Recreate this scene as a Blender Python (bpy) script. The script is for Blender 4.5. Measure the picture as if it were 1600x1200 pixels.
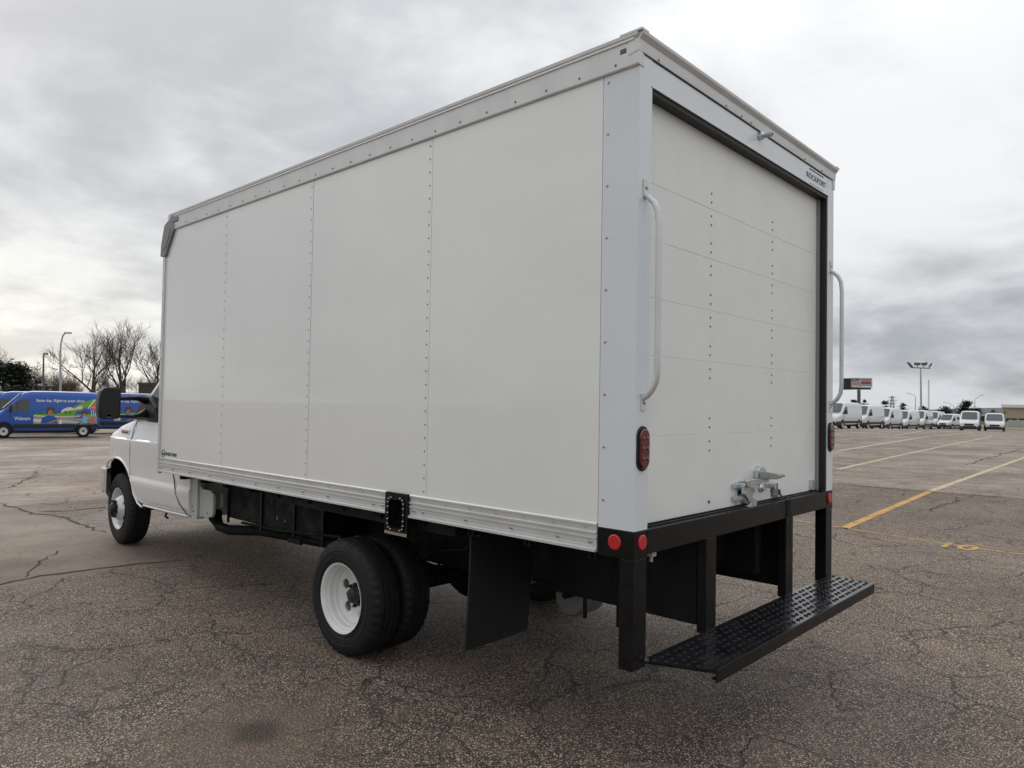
import bpy, bmesh, math, random
from mathutils import Vector, Matrix
R = math.radians
random.seed(7)
for o in list(bpy.data.objects): bpy.data.objects.remove(o)
SC = bpy.context.scene
COL = SC.collection

# ------------------------------------------------------------------ camera
CAM = Vector((-2.709, -1.760, 1.645)); FPX = 1137.2
_y, _p, _r = R(47.332), R(1.5664), R(.9613)
FW = Vector((math.sin(_y)*math.cos(_p), math.cos(_y)*math.cos(_p), math.sin(_p)))
_r0 = Vector((math.cos(_y), -math.sin(_y), 0)); _u0 = _r0.cross(FW)
RT = _r0*math.cos(_r) + _u0*math.sin(_r); UP = -_r0*math.sin(_r) + _u0*math.cos(_r)
cd = bpy.data.cameras.new('camera'); cam = bpy.data.objects.new('camera', cd); COL.objects.link(cam)
cd.sensor_width = 36; cd.lens = FPX/1600*36; cd.clip_start = .05; cd.clip_end = 6000
cam.matrix_world = Matrix(((RT.x, UP.x, -FW.x, CAM.x), (RT.y, UP.y, -FW.y, CAM.y), (RT.z, UP.z, -FW.z, CAM.z), (0, 0, 0, 1)))
SC.camera = cam

# ------------------------------------------------------------------ node helper
class NT:
    def __init__(s, tree): s.t = tree; s.l = tree.links
    def n(s, typ, ins=None, **kw):
        nd = s.t.nodes.new(typ)
        for k, v in kw.items(): setattr(nd, k, v)
        for k, v in (ins or {}).items(): s.put(nd, k, v)
        return nd
    def put(s, nd, k, v):
        sock = nd.inputs[k]
        if hasattr(v, 'is_output'): s.l.new(v, sock)
        elif isinstance(v, bpy.types.Node): s.l.new(v.outputs[0], sock)
        else: sock.default_value = v
    def m(s, op, a, b=0., c=0., clamp=False):
        nd = s.n('ShaderNodeMath', operation=op, use_clamp=clamp)
        for i, v in enumerate((a, b, c)):
            s.put(nd, i, v)
        return nd.outputs[0]
    def vm(s, op, a, b=(0, 0, 0), sc=None):
        nd = s.n('ShaderNodeVectorMath', operation=op); s.put(nd, 0, a); s.put(nd, 1, b)
        if sc is not None: s.put(nd, 'Scale', sc)
        return nd.outputs['Value' if op in ('DOT_PRODUCT', 'LENGTH') else 0]
    def mix(s, f, a, b, mode='MIX'):
        nd = s.n('ShaderNodeMix', data_type='RGBA', blend_type=mode); s.put(nd, 0, f); s.put(nd, 6, a); s.put(nd, 7, b)
        return nd.outputs[2]
    def ss(s, v, a, b, lo=0., hi=1.):
        nd = s.n('ShaderNodeMapRange', interpolation_type='SMOOTHSTEP'); s.put(nd, 0, v); s.put(nd, 1, a); s.put(nd, 2, b); s.put(nd, 3, lo); s.put(nd, 4, hi)
        return nd.outputs[0]
    def noise(s, vec, scale, detail=2., rough=.5, dist=0.):
        return s.n('ShaderNodeTexNoise', {'Vector': vec, 'Scale': scale, 'Detail': detail, 'Roughness': rough, 'Distortion': dist})
def c4(c): return (c[0], c[1], c[2], 1.)

# ------------------------------------------------------------------ sky
SUN_AZ, SUN_EL = R(8), R(34)
W = bpy.data.worlds.new('World'); SC.world = W; W.use_nodes = True
w = NT(W.node_tree); W.node_tree.nodes.clear()
sky = w.n('ShaderNodeTexSky', sky_type='NISHITA', sun_disc=False); sky.sun_elevation = SUN_EL; sky.sun_rotation = SUN_AZ
tc = w.n('ShaderNodeTexCoord'); D = tc.outputs['Generated']
sp = w.n('ShaderNodeSeparateXYZ', {0: D}); dz = w.m('MAXIMUM', sp.outputs[2], 0.)
den = w.m('ADD', dz, .24)
uv = w.n('ShaderNodeCombineXYZ', {0: w.m('DIVIDE', sp.outputs[0], den), 1: w.m('DIVIDE', sp.outputs[1], den), 2: 40.8}).outputs[0]
n1 = w.noise(uv, 1.15, 9., .52, .5).outputs[0]
n2 = w.noise(w.vm('ADD', uv, (5.3, 1.1, 2.)), .45, 3., .5, .2).outputs[0]
n3 = w.noise(w.vm('ADD', uv, (1.3, 8.1, 5.)), 4.2, 6., .55, .3).outputs[0]
cl = w.m('ADD', w.m('ADD', w.m('MULTIPLY', n1, .62), w.m('MULTIPLY', n2, .58)), w.m('MULTIPLY', n3, .26))
cf = w.ss(cl, .58, .86)
ccol = w.mix(cf, (.335, .343, .354, 1), (.625, .63, .635, 1))
zen = w.m('MULTIPLY', w.m('ADD', 1., w.m('MULTIPLY', w.ss(dz, .3, 1.), 1.05)), w.ss(dz, -.02, .30, .77, 1.05))
zb_ = w.m('MULTIPLY', zen, w.ss(dz, .0, .22, 1.05, 1.)); zr_ = w.m('MULTIPLY', zen, w.ss(dz, .0, .22, .97, 1.))
ccol = w.mix(1., ccol, w.n('ShaderNodeCombineColor', {0: zr_, 1: zen, 2: zb_}).outputs[0], 'MULTIPLY')
sd = Vector((math.sin(SUN_AZ), math.cos(SUN_AZ), .10)).normalized()
dots = w.m('MAXIMUM', w.vm('DOT_PRODUCT', D, tuple(sd)), 0.)
glow = w.m('MULTIPLY', w.m('POWER', dots, 22.), w.ss(dz, .26, .02))
ccol = w.mix(w.m('MULTIPLY', glow, w.ss(cf, 0., .8, .45, 1.)), ccol, (.86, .825, .74, 1))
c10 = w.mix(1., ccol, (10.5, 10.5, 10.5, 1), 'MULTIPLY')
fin = w.mix(.94, sky.outputs[0], c10)
bg = w.n('ShaderNodeBackground', {0: fin, 1: .1}); w.n('ShaderNodeOutputWorld', {0: bg})

# ------------------------------------------------------------------ sun, exposure
sl = bpy.data.lights.new('sun', 'SUN'); sl.energy = .55; sl.angle = R(40); sl.color = (1, .96, .9)
so = bpy.data.objects.new('sun', sl); COL.objects.link(so)
so.rotation_euler = Vector((-math.sin(SUN_AZ)*math.cos(SUN_EL), -math.cos(SUN_AZ)*math.cos(SUN_EL), -math.sin(SUN_EL))).to_track_quat('-Z', 'Y').to_euler()
SC.view_settings.view_transform = 'Standard'; SC.view_settings.look = 'None'; SC.view_settings.gamma = 1; SC.view_settings.exposure = .46
SC.view_settings.use_curve_mapping = False
SC.cycles.use_denoising = True
SC.cycles.max_bounces = 6

# ------------------------------------------------------------------ geometry helpers
def ray(px, py): return FW + RT*((px-800)/FPX) + UP*((600-py)/FPX)
def on(ax, v, px, py):
    d = ray(px, py); return CAM + d*((v-CAM[ax])/d[ax])
def dep(px, py, d): return CAM + ray(px, py)*d
def sstep(a, b, t):
    t = min(1, max(0, (t-a)/(b-a))); return t*t*(3-2*t)
def H(x, y):
    h = -.70*sstep(11, 47, y) - .10*sstep(47, 90, y) - .62*sstep(68, 98, x)
    h += .055*math.exp(-((x-1.0)**2/3. + (y-6.9)**2/1.6))
    return h
def ground_hit(px, py):
    d = ray(px, py); t = 1.
    while t < 900:
        p = CAM + d*t
        if p.z < H(p.x, p.y): return Vector((p.x, p.y, H(p.x, p.y)))
        t += .1
    return CAM + d*t

class MB:
    def __init__(s): s.v = []; s.f = []
    def add(s, vs, fs):
        o = len(s.v); s.v += [tuple(v) for v in vs]; s.f += [tuple(i+o for i in f) for f in fs]; return s
    def box(s, x0, x1, y0, y1, z0, z1):
        return s.add([(x0, y0, z0), (x1, y0, z0), (x1, y1, z0), (x0, y1, z0), (x0, y0, z1), (x1, y0, z1), (x1, y1, z1), (x0, y1, z1)],
                     [(3, 2, 1, 0), (4, 5, 6, 7), (0, 1, 5, 4), (1, 2, 6, 5), (2, 3, 7, 6), (3, 0, 4, 7)])
    def prism(s, pts, ax, a, b):
        """polygon of 2-D points extruded along axis ax from a to b"""
        def mk(p, t):
            return {0: (t, p[0], p[1]), 1: (p[0], t, p[1]), 2: (p[0], p[1], t)}[ax]
        n = len(pts)
        vs = [mk(p, a) for p in pts] + [mk(p, b) for p in pts]
        fs = [tuple(range(n))[::-1], tuple(range(n, 2*n))] + [(i, (i+1) % n, n+(i+1) % n, n+i) for i in range(n)]
        return s.add(vs, fs)
    def loop(s, rings, cap=True, closed=True):
        n = len(rings[0]); vs = [p for r in rings for p in r]; fs = []
        for k in range(len(rings)-1):
            for i in range(n if closed else n-1):
                fs.append((k*n+i, k*n+(i+1) % n, (k+1)*n+(i+1) % n, (k+1)*n+i))
        if cap: fs += [tuple(range(n))[::-1], tuple(range((len(rings)-1)*n, len(rings)*n))]
        return s.add(vs, fs)
    def tube(s, path, rad, seg=8, cap=True):
        path = [Vector(p) for p in path]; rings = []
        rr = rad if isinstance(rad, (list, tuple)) else [rad]*len(path)
        t0 = (path[1]-path[0]).normalized()
        a = Vector((0, 0, 1)) if abs(t0.z) < .9 else Vector((1, 0, 0))
        u = t0.cross(a).normalized()
        for i, p in enumerate(path):
            t = (path[min(i+1, len(path)-1)]-path[max(i-1, 0)]).normalized()
            u = (u - t*u.dot(t)).normalized(); q = t.cross(u)
            rings.append([p + (u*math.cos(2*math.pi*k/seg) + q*math.sin(2*math.pi*k/seg))*rr[i] for k in range(seg)])
        return s.loop(rings, cap)
    def lathe(s, prof, c=(0, 0, 0), ax=0, seg=48, cap=False):
        """prof: (axial, radius) pairs"""
        rings = []
        for a, r in prof:
            ring = []
            for k in range(seg):
                t = 2*math.pi*k/seg; p, q = r*math.cos(t), r*math.sin(t)
                ring.append({0: (c[0]+a, c[1]+p, c[2]+q), 1: (c[0]+p, c[1]+a, c[2]+q), 2: (c[0]+p, c[1]+q, c[2]+a)}[ax])
            rings.append(ring)
        return s.loop(rings, cap)
    def dome(s, c, r, nrm, h=.6, seg=6):
        nrm = Vector(nrm).normalized(); a = Vector((0, 0, 1)) if abs(nrm.z) < .9 else Vector((1, 0, 0))
        u = nrm.cross(a).normalized(); q = nrm.cross(u); c = Vector(c)
        r1 = [c + (u*math.cos(2*math.pi*k/seg)+q*math.sin(2*math.pi*k/seg))*r for k in range(seg)]
        r2 = [c + (u*math.cos(2*math.pi*k/seg)+q*math.sin(2*math.pi*k/seg))*r*.65+nrm*r*h*.75 for k in range(seg)]
        return s.add(r1+r2+[c+nrm*r*h], [(i, (i+1) % seg, seg+(i+1) % seg, seg+i) for i in range(seg)] + [(seg+i, seg+(i+1) % seg, 2*seg) for i in range(seg)])
    def mesh(s, name, mat, off=(0, 0, 0), smooth=None):
        me = bpy.data.meshes.new(name)
        me.from_pydata([(v[0]-off[0], v[1]-off[1], v[2]-off[2]) for v in s.v], [], s.f)
        bm = bmesh.new(); bm.from_mesh(me); bmesh.ops.recalc_face_normals(bm, faces=bm.faces); bm.to_mesh(me); bm.free()
        me.materials.append(mat)
        if smooth: sharp(me, smooth)
        return me
    def build(s, name, mat, parent=None, smooth=None, bevel=0, off=None, seg=2):
        if off is None: off = parent.get('_o', (0, 0, 0)) if parent else (0, 0, 0)
        o = bpy.data.objects.new(name, s.mesh(name, mat, off, smooth)); COL.objects.link(o)
        if parent: o.parent = parent; o['_o'] = tuple(off)
        if bevel:
            b = o.modifiers.new('bevel', 'BEVEL'); b.width = bevel; b.segments = seg; b.limit_method = 'ANGLE'; b.angle_limit = R(40)
        return o
def sharp(me, ang):
    bm = bmesh.new(); bm.from_mesh(me)
    for f in bm.faces: f.smooth = True
    for e in bm.edges:
        if len(e.link_faces) == 2: e.smooth = e.calc_face_angle(0) < R(ang)
    bm.to_mesh(me); bm.free()
def thing(name, label, cat, loc=(0, 0, 0), rz=0, group=None, world_parts=False):
    o = bpy.data.objects.new(name, None); COL.objects.link(o); o.location = loc; o.rotation_euler = (0, 0, rz)
    o.empty_display_size = .2
    o['label'] = label; o['category'] = cat; o['_o'] = tuple(loc) if world_parts else (0, 0, 0)
    if group: o['group'] = group
    return o
def tag(o, label=None, cat=None, group=None, kind=None):
    for k, v in (('label', label), ('category', cat), ('group', group), ('kind', kind)):
        if v: o[k] = v
    return o
def copy_tree(o, parent=None):
    c = o.copy(); COL.objects.link(c); c.parent = parent
    for ch in list(o.children): copy_tree(ch, c)
    return c
def evaluated(o):
    dg = bpy.context.evaluated_depsgraph_get(); dg.update()
    return bpy.data.meshes.new_from_object(o.evaluated_get(dg))
def boolcut(o, cutters):
    bm = bmesh.new(); bm.from_mesh(o.data); bmesh.ops.remove_doubles(bm, verts=bm.verts, dist=1e-5); bmesh.ops.recalc_face_normals(bm, faces=bm.faces); bm.to_mesh(o.data); bm.free()
    for c in cutters:
        m = o.modifiers.new('cut', 'BOOLEAN'); m.operation = 'DIFFERENCE'; m.solver = 'EXACT'; m.object = c
    me = evaluated(o); o.modifiers.clear(); o.data = me
    for c in cutters: bpy.data.objects.remove(c)
    return o
def text_mb(txt, size, bold=0., extr=.0):
    cu = bpy.data.curves.new('t', 'FONT'); cu.body = txt; cu.size = size; cu.offset = bold; cu.extrude = extr; cu.align_x = 'CENTER'; cu.align_y = 'CENTER'
    cu.resolution_u = 3
    o = bpy.data.objects.new('t', cu); COL.objects.link(o)
    me = evaluated(o); mb = MB(); mb.add([tuple(v.co) for v in me.vertices], [tuple(p.vertices) for p in me.polygons])
    bpy.data.objects.remove(o); bpy.data.meshes.remove(me)
    return mb
def xf(mb, fn):
    mb.v = [tuple(fn(*v)) for v in mb.v]; return mb

# ------------------------------------------------------------------ materials
def mat(name, col, rough=.5, metal=0., coat=0., spec=.5, var=0., vscale=6., bump=0., bscale=60., emit=None, coatr=.05):
    m = bpy.data.materials.new(name); m.use_nodes = True; t = NT(m.node_tree); b = m.node_tree.nodes['Principled BSDF']
    t.put(b, 'Roughness', rough); t.put(b, 'Metallic', metal); t.put(b, 'Coat Weight', coat); t.put(b, 'Coat Roughness', coatr); t.put(b, 'Specular IOR Level', spec)
    pos = t.n('ShaderNodeTexCoord').outputs['Object']
    if var:
        n = t.noise(pos, vscale, 5., .6).outputs[0]
        t.put(b, 'Base Color', t.mix(t.ss(n, .3, .7), c4([c*(1-var) for c in col]), c4([min(1, c*(1+var)) for c in col])))
        t.put(b, 'Roughness', t.ss(n, .3, .7, max(.02, rough*(1-var)), min(1, rough*(1+var))))
    else: t.put(b, 'Base Color', c4(col))
    if bump:
        n = t.noise(pos, bscale, 3., .6).outputs[0]
        t.put(b, 'Normal', t.n('ShaderNodeBump', {'Height': n, 'Strength': bump, 'Distance': .01}))
    return m
M = {}
M['panel'] = mat('white_gel_panel', (.835, .84, .815), .32, coat=1., coatr=.025, var=.018, vscale=1.6, bump=.035, bscale=1.5)
M['frame_white'] = mat('painted_steel_white', (.73, .77, .79), .33, coat=.3, var=.02, vscale=3., bump=.02, bscale=120.)
M['door_white'] = mat('door_white', (.81, .815, .79), .40, var=.025, vscale=4., bump=.05, bscale=160.)
M['cab_white'] = mat('cab_white', (.80, .80, .79), .2, coat=1., coatr=.03)
M['alu'] = mat('aluminium', (.66, .66, .65), .42, metal=.45, var=.03, vscale=3.)
M['alu_dull'] = mat('aluminium_dull', (.66, .66, .65), .48, metal=.3, var=.06, vscale=5.)
M['zinc'] = mat('zinc', (.62, .66, .68), .32, metal=.9, var=.15, vscale=30.)
M['chrome'] = mat('chrome', (.75, .75, .75), .15, metal=1.)
M['black_metal'] = mat('black_paint', (.006, .006, .0063), .34, spec=.24, var=.25, vscale=12., bump=.04, bscale=90.)
M['step'] = mat('step_black_wet', (.016, .016, .018), .22, var=.35, vscale=7., bump=.05, bscale=40.)
M['chassis'] = mat('chassis_black', (.007, .007, .007), .7, spec=.25, var=.3, vscale=8.)
M['rubber'] = mat('tyre_rubber', (.011, .011, .012), .65, spec=.35, var=.2, vscale=20., bump=.15, bscale=80.)
M['seal'] = mat('black_seal', (.012, .012, .013), .55)
M['plastic'] = mat('black_plastic', (.012, .012, .013), .5, var=.1, bump=.05, bscale=200.)
M['wheel_white'] = mat('wheel_white', (.74, .74, .72), .35, var=.05, vscale=10.)
M['wheel_steel'] = mat('wheel_silver', (.66, .66, .66), .3, metal=.3, var=.06)
M['dark_hub'] = mat('hub_black', (.015, .015, .015), .45)
M['glass'] = mat('dark_glass', (.012, .014, .016), .04, spec=.8)
M['red'] = mat('red_reflector', (.52, .012, .02), .25, coat=.6)
M['tail'] = mat('tail_lens', (.10, .003, .009), .12, coat=.8)
M['grey_cap'] = mat('grey_casting', (.20, .205, .22), .45, var=.12, vscale=14.)
M['rivet'] = mat('rivet_dark', (.15, .15, .147), .35, metal=.4)
M['bolt'] = mat('bolt_steel', (.45, .45, .44), .28, metal=.9)
M['tan'] = mat('primer_tan', (.30, .25, .20), .55, var=.15)
M['grey_prim'] = mat('grey_primer', (.47, .48, .47), .5, var=.08)
M['ink'] = mat('print_dark', (.06, .065, .075), .4)
M['navy'] = mat('print_navy', (.05, .07, .16), .4)
M['gap'] = mat('shut_gap', (.03, .03, .03), .7)
M['van_white'] = mat('van_white', (.68, .69, .70), .22, coat=.8)
M['van_blue'] = mat('van_blue', (.008, .085, .40), .35, coat=.3)
M['clad'] = mat('van_cladding', (.022, .023, .025), .55)
M['dkblue'] = mat('print_dark_blue', (.015, .045, .26), .35)
M['wind'] = mat('windscreen', (.05, .065, .068), .08, spec=.8)
M['lamp'] = mat('headlamp', (.42, .43, .44), .12, spec=.8)
M['lightpaint'] = mat('print_white', (.78, .78, .78), .4)

# ------------------------------------------------------------------ ground
def ground_material():
    m = bpy.data.materials.new('asphalt'); m.use_nodes = True; t = NT(m.node_tree); b = m.node_tree.nodes['Principled BSDF']
    P = t.n('ShaderNodeNewGeometry').outputs['Position']
    s = t.n('ShaderNodeSeparateXYZ', {0: P}); X, Y = s.outputs[0], s.outputs[1]
    wob = t.noise(P, 1.6, 5., .6).outputs[0]
    wv = t.noise(P, 2.2, 6., .56)
    grit = t.n('ShaderNodeTexVoronoi', {'Vector': P, 'Scale': 38.}); gc = t.n('ShaderNodeSeparateColor', {0: grit.outputs['Color']}).outputs[1]
    worn = t.noise(t.vm('ADD', P, (31, 4, 0)), 2.6, 6., .7).outputs[0]; stain = t.noise(t.vm('ADD', P, (11, 44, 0)), .5, 6., .68).outputs[0]
    # aggregate
    vo = t.n('ShaderNodeTexVoronoi', {'Vector': P, 'Scale': 95.}); cell = t.n('ShaderNodeSeparateColor', {0: vo.outputs['Color']}).outputs[0]
    g2 = t.noise(P, 210., 2., .6).outputs[0]
    big = t.noise(P, .22, 5., .6).outputs[0]; mid = t.noise(t.vm('ADD', P, (9, 3, 0)), 1.1, 5., .65).outputs[0]
    stone = t.mix(t.ss(cell, .25, 1.), (.29, .226, .172, 1), (.84, .67, .52, 1))
    stone = t.mix(t.ss(vo.outputs['Distance'], .26, .52), stone, (.030, .023, .018, 1))
    stone = t.mix(t.m('MULTIPLY', t.ss(g2, .45, .7), .35), stone, (.34, .295, .25, 1))
    stone = t.mix(t.m('MULTIPLY', t.ss(gc, .82, .95), t.ss(grit.outputs['Distance'], .32, .24)), stone, (.55, .47, .39, 1))
    stone = t.mix(t.ss(worn, .42, .70, .0, .4), stone, (.245, .19, .145, 1))
    tone = t.m('ADD', t.ss(big, .3, .7, .80, 1.16), t.ss(mid, .3, .72, -.12, .12))
    # smooth patch, left of the truck's nose
    Xw = t.m('ADD', X, t.m('MULTIPLY', t.m('SUBTRACT', wob, .5), .30)); Yw = t.m('ADD', Y, t.m('MULTIPLY', t.m('SUBTRACT', wob, .5), .22))
    patch = t.m('MULTIPLY', t.ss(Xw, .52, .36), t.ss(Yw, 5.64, 5.70))
    patch = t.m('MULTIPLY', patch, t.ss(Yw, 11.2, 10.8))
    pcol = t.mix(t.ss(mid, .3, .7), (.125, .095, .071, 1), (.175, .136, .103, 1))
    pcol = t.mix(t.m('MULTIPLY', t.ss(cell, .4, 1.), .3), pcol, (.26, .23, .2, 1))
    # newer, finer surface beyond the seams
    far = t.m('MAXIMUM', t.ss(Xw, 14.05, 14.2), t.ss(Yw, 11.0, 11.2))
    fcol = t.mix(t.ss(mid, .3, .7), (.180, .143, .115, 1), (.268, .217, .177, 1))
    fcol = t.mix(t.m('MULTIPLY', t.ss(cell, .3, 1.), .35), fcol, (.34, .30, .265, 1))
    col = t.mix(patch, stone, pcol); col = t.mix(t.m('MULTIPLY', far, .8), col, fcol)
    col = t.mix(1., col, t.n('ShaderNodeCombineColor', {0: t.m('MULTIPLY', tone, 1.07), 1: t.m('MULTIPLY', tone, 1.01), 2: t.m('MULTIPLY', tone, .945)}).outputs[0], 'MULTIPLY')
    col = t.mix(t.ss(stain, .50, .72, 0., .35), col, (.10, .078, .060, 1))
    # lighter and darker streaks far off
    st = t.noise(t.n('ShaderNodeCombineXYZ', {0: t.m('MULTIPLY', X, .55), 1: t.m('MULTIPLY', Y, .06), 2: 4.}).outputs[0], 1., 5., .7).outputs[0]
    stm = t.m('MULTIPLY', t.ss(st, .54, .70), t.ss(X, 12., 22.))
    col = t.mix(t.m('MULTIPLY', stm, .5), col, (.34, .325, .315, 1))
    std = t.m('MULTIPLY', t.ss(st, .44, .30), t.ss(X, 12., 22.))
    col = t.mix(t.m('MULTIPLY', std, .45), col, (.085, .078, .072, 1))
    # rust-brown stain at the foot of the picture
    dx = t.m('SUBTRACT', X, -.86); dy = t.m('SUBTRACT', Y, 1.62)
    rr = t.m('SQRT', t.m('ADD', t.m('MULTIPLY', dx, dx), t.m('MULTIPLY', dy, dy)))
    rr = t.m('ADD', rr, t.m('MULTIPLY', t.m('SUBTRACT', wob, .5), .25))
    col = t.mix(t.ss(rr, .75, .12, 0., .62), col, (.150, .105, .072, 1)); col = t.mix(t.ss(rr, .20, .08, 0., .9), col, (.050, .034, .022, 1))
    # crack network
    wp = t.vm('ADD', P, t.vm('SCALE', t.vm('SUBTRACT', wv.outputs['Color'], (.5, .5, .5)), sc=.42))
    def cracks(scale, width, seedv, lo, hi):
        d = t.n('ShaderNodeTexVoronoi', {'Vector': t.vm('ADD', wp, seedv), 'Scale': scale}, feature='DISTANCE_TO_EDGE').outputs[0]
        mk = t.ss(t.noise(t.vm('ADD', P, seedv), .55, 3., .6).outputs[0], lo, hi)
        return t.m('MULTIPLY', t.ss(d, width, width*.25), mk)
    ck = t.m('MAXIMUM', cracks(1.25, .0125, (3, 1, 0), .38, .52), t.m('MULTIPLY', cracks(3.0, .014, (7, 5, 0), .46, .60), .8))
    ck = t.m('MULTIPLY', ck, t.ss(t.noise(P, 6., 3., .6).outputs[0], .30, .46, .35, 1.))
    ck = t.m('MULTIPLY', ck, t.m('SUBTRACT', 1., t.m('MULTIPLY', patch, .75)))
    col = t.mix(t.m('MULTIPLY', ck, .88), col, (.022, .018, .015, 1))
    t.put(b, 'Base Color', col)
    wet = t.ss(t.noise(t.vm('ADD', P, (2, 7, 0)), .35, 4., .6).outputs[0], .40, .66)
    t.put(b, 'Roughness', t.m('SUBTRACT', .78, t.m('MULTIPLY', wet, t.m('ADD', .16, t.m('MULTIPLY', far, .12)))))
    t.put(b, 'Specular IOR Level', .5)
    hgt = t.m('ADD', t.m('MULTIPLY', t.m('SUBTRACT', 1., vo.outputs['Distance']), t.m('SUBTRACT', 1., t.m('MULTIPLY', t.m('MAXIMUM', patch, far), .7))), t.m('MULTIPLY', ck, -1.6))
    t.put(b, 'Normal', t.n('ShaderNodeBump', {'Height': hgt, 'Strength': 1., 'Distance': .008}))
    return m
M['asphalt'] = ground_material()
def axis_pts(lo, hi, c, near, step):
    out = []; v = lo
    while v < hi:
        out.append(v); d = abs(v-c); v += step if d < near else max(step, (d-near)*.18+step)
    return out + [hi]
gx = sorted(set(axis_pts(-400, 1500, 30, 75, 1.5) + [-4+.25*i+.013 for i in range(44)])); gy = sorted(set(axis_pts(-400, 1500, 25, 40, 1.) + [3+.25*i+.017 for i in range(36)]))
g = MB(); g.v = [(x, y, H(x, y)) for y in gy for x in gx]; nx = len(gx)
g.f = [(j*nx+i, j*nx+i+1, (j+1)*nx+i+1, (j+1)*nx+i) for j in range(len(gy)-1) for i in range(nx-1)]
ground = g.build('ground', M['asphalt'], smooth=180); tag(ground, 'cracked damp asphalt of the open parking lot', 'asphalt', kind='structure')

def paint_material(name, col, wear):
    m = bpy.data.materials.new(name); m.use_nodes = True; t = NT(m.node_tree); b = m.node_tree.nodes['Principled BSDF']
    P = t.n('ShaderNodeNewGeometry').outputs['Position']
    n = t.noise(P, 5., 6., .7).outputs[0]; n2 = t.noise(P, 60., 3., .7).outputs[0]
    t.put(b, 'Base Color', t.mix(t.ss(n, .35, .65), c4([c*.82 for c in col]), c4(col))); t.put(b, 'Roughness', .6)
    a = t.ss(t.m('ADD', t.m('MULTIPLY', n, .6), t.m('MULTIPLY', n2, .4)), wear, wear+.07)
    tr = t.n('ShaderNodeBsdfTransparent'); mx = t.n('ShaderNodeMixShader', {0: a}); t.l.new(tr.outputs[0], mx.inputs[1]); t.l.new(b.outputs[0], mx.inputs[2])
    t.l.new(mx.outputs[0], m.node_tree.nodes['Material Output'].inputs[0])
    return m
M['yellow'] = paint_material('yellow_paint', (.56, .30, .055), .40)
M['yellow_thin'] = paint_material('yellow_paint_worn', (.54, .31, .07), .42)
M['pale'] = paint_material('faded_paint', (.56, .45, .28), .38)
def strip(name, pts, width, m, z=.004, step=.5, parent=ground):
    mb = MB(); L = []
    pts = [Vector((p[0], p[1], 0)) for p in pts]
    for a, b in zip(pts[:-1], pts[1:]):
        n = max(1, int((b-a).length/step))
        for k in range(n): L.append(a.lerp(b, k/n))
    L.append(pts[-1])
    for i, p in enumerate(L):
        t = (L[min(i+1, len(L)-1)]-L[max(0, i-1)]).normalized(); q = Vector((-t.y, t.x, 0)); wd = width(i/len(L)) if callable(width) else width
        for sgn in (-.5, .5):
            v = p+q*wd*sgn; mb.v.append((v.x, v.y, H(v.x, v.y)+z))
    mb.f = [(2*i, 2*i+1, 2*i+3, 2*i+2) for i in range(len(L)-1)]
    return mb.build(name, m, parent)
def gpx(*pp): return [ground_hit(*p) for p in pp]
strip('painted_line', [(7.85, 1.70), (14.15, 2.05)], .125, M['yellow'])
strip('painted_line', [(14.2, 2.05), (29.5, 2.5), (46, 3.0)], .14, M['pale'])
strip('painted_line', gpx((1310, 733.5), (1400, 713), (1480, 696), (1550, 682)), .14, M['pale'])
strip('painted_line', gpx((1308, 705), (1370, 695), (1450, 682), (1520, 676)), .17, M['pale'])
strip('painted_line', gpx((1308, 688), (1400, 680), (1440, 674)), .17, M['pale'])
strip('painted_line', [(8.02, 2.45), (7.85, 1.5), (7.62, .45), (7.55, -.05), (7.60, -3.2)], .055, M['yellow_thin'])
dm = text_mb('10', .62, .012)
xf(dm, lambda x, y, z: (7.52+y*.9, .27-x*.72, .0048+H(7.5, .3)))
dm.build('painted_number', M['yellow'], ground)
# long cracks and joints as jagged ribbons
M['crack'] = mat('crack_dark', (.030, .025, .021), .9)
def crack(pts, wd, jag=.05, step=.12):
    rnd = random.Random(int(pts[0][0]*977+pts[0][1]*131)); L = []
    P = [Vector((p[0], p[1], 0)) for p in pts]
    for a, b in zip(P[:-1], P[1:]):
        n = max(2, int((b-a).length/step))
        for k in range(n):
            q = a.lerp(b, k/n); q += Vector((rnd.gauss(0, jag), rnd.gauss(0, jag), 0)); L.append(q)
    L.append(P[-1])
    ph = rnd.random()*9
    return strip('crack', L, lambda u: wd*(.35+.65*abs(math.sin(u*len(L)*.7+ph)))*(min(1, u*8, (1-u)*8)+.15), M['crack'], .004, 9.)
crack(gpx((-60, 928), (60, 905), (150, 893), (285, 879)), .035, .02)
crack(gpx((-60, 783), (0, 788), (60, 804), (95, 808), (165, 832)), .04, .03)
crack(gpx((55, 802), (110, 798), (165, 793)), .04, .02)
crack(gpx((0, 766), (30, 756), (60, 742), (58, 735)), .03, .06)
crack(gpx((38, 909), (60, 885), (90, 862)), .018, .03)
crack(gpx((1303, 756), (1380, 763), (1450, 769), (1530, 775), (1610, 781)), .05, .02, .3)
crack(gpx((1500, 777), (1485, 787), (1440, 801)), .03, .06)
crack(gpx((1495, 730), (1560, 712), (1600, 700)), .05, .05, .5)
crack(gpx((1310, 688), (1400, 680), (1600, 690)), .08, .05, 1.)

# ================================================================== box truck
BW = 2.44
T = thing('box_truck', 'white box truck with roll-up rear door, dual rear wheels and black rear step', 'truck', (1.22, 2.25, 0), world_parts=True)
def mir(pts): return [(BW-x, y, z) for x, y, z in pts]
def mirror(mb): return xf(mb, lambda x, y, z: (BW-x, y, z))
def both(fn, name, m, parent=T, **kw):
    a = fn().build(name, m, parent, **kw); b = mirror(fn()).build(name, m, parent, **kw); return a, b
ZB, ZT, ZP0, ZP1 = 1.095, 3.215, 1.110, 3.158
YS = [.1935, 1.3825, 2.6195, 3.867, 5.055]
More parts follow.
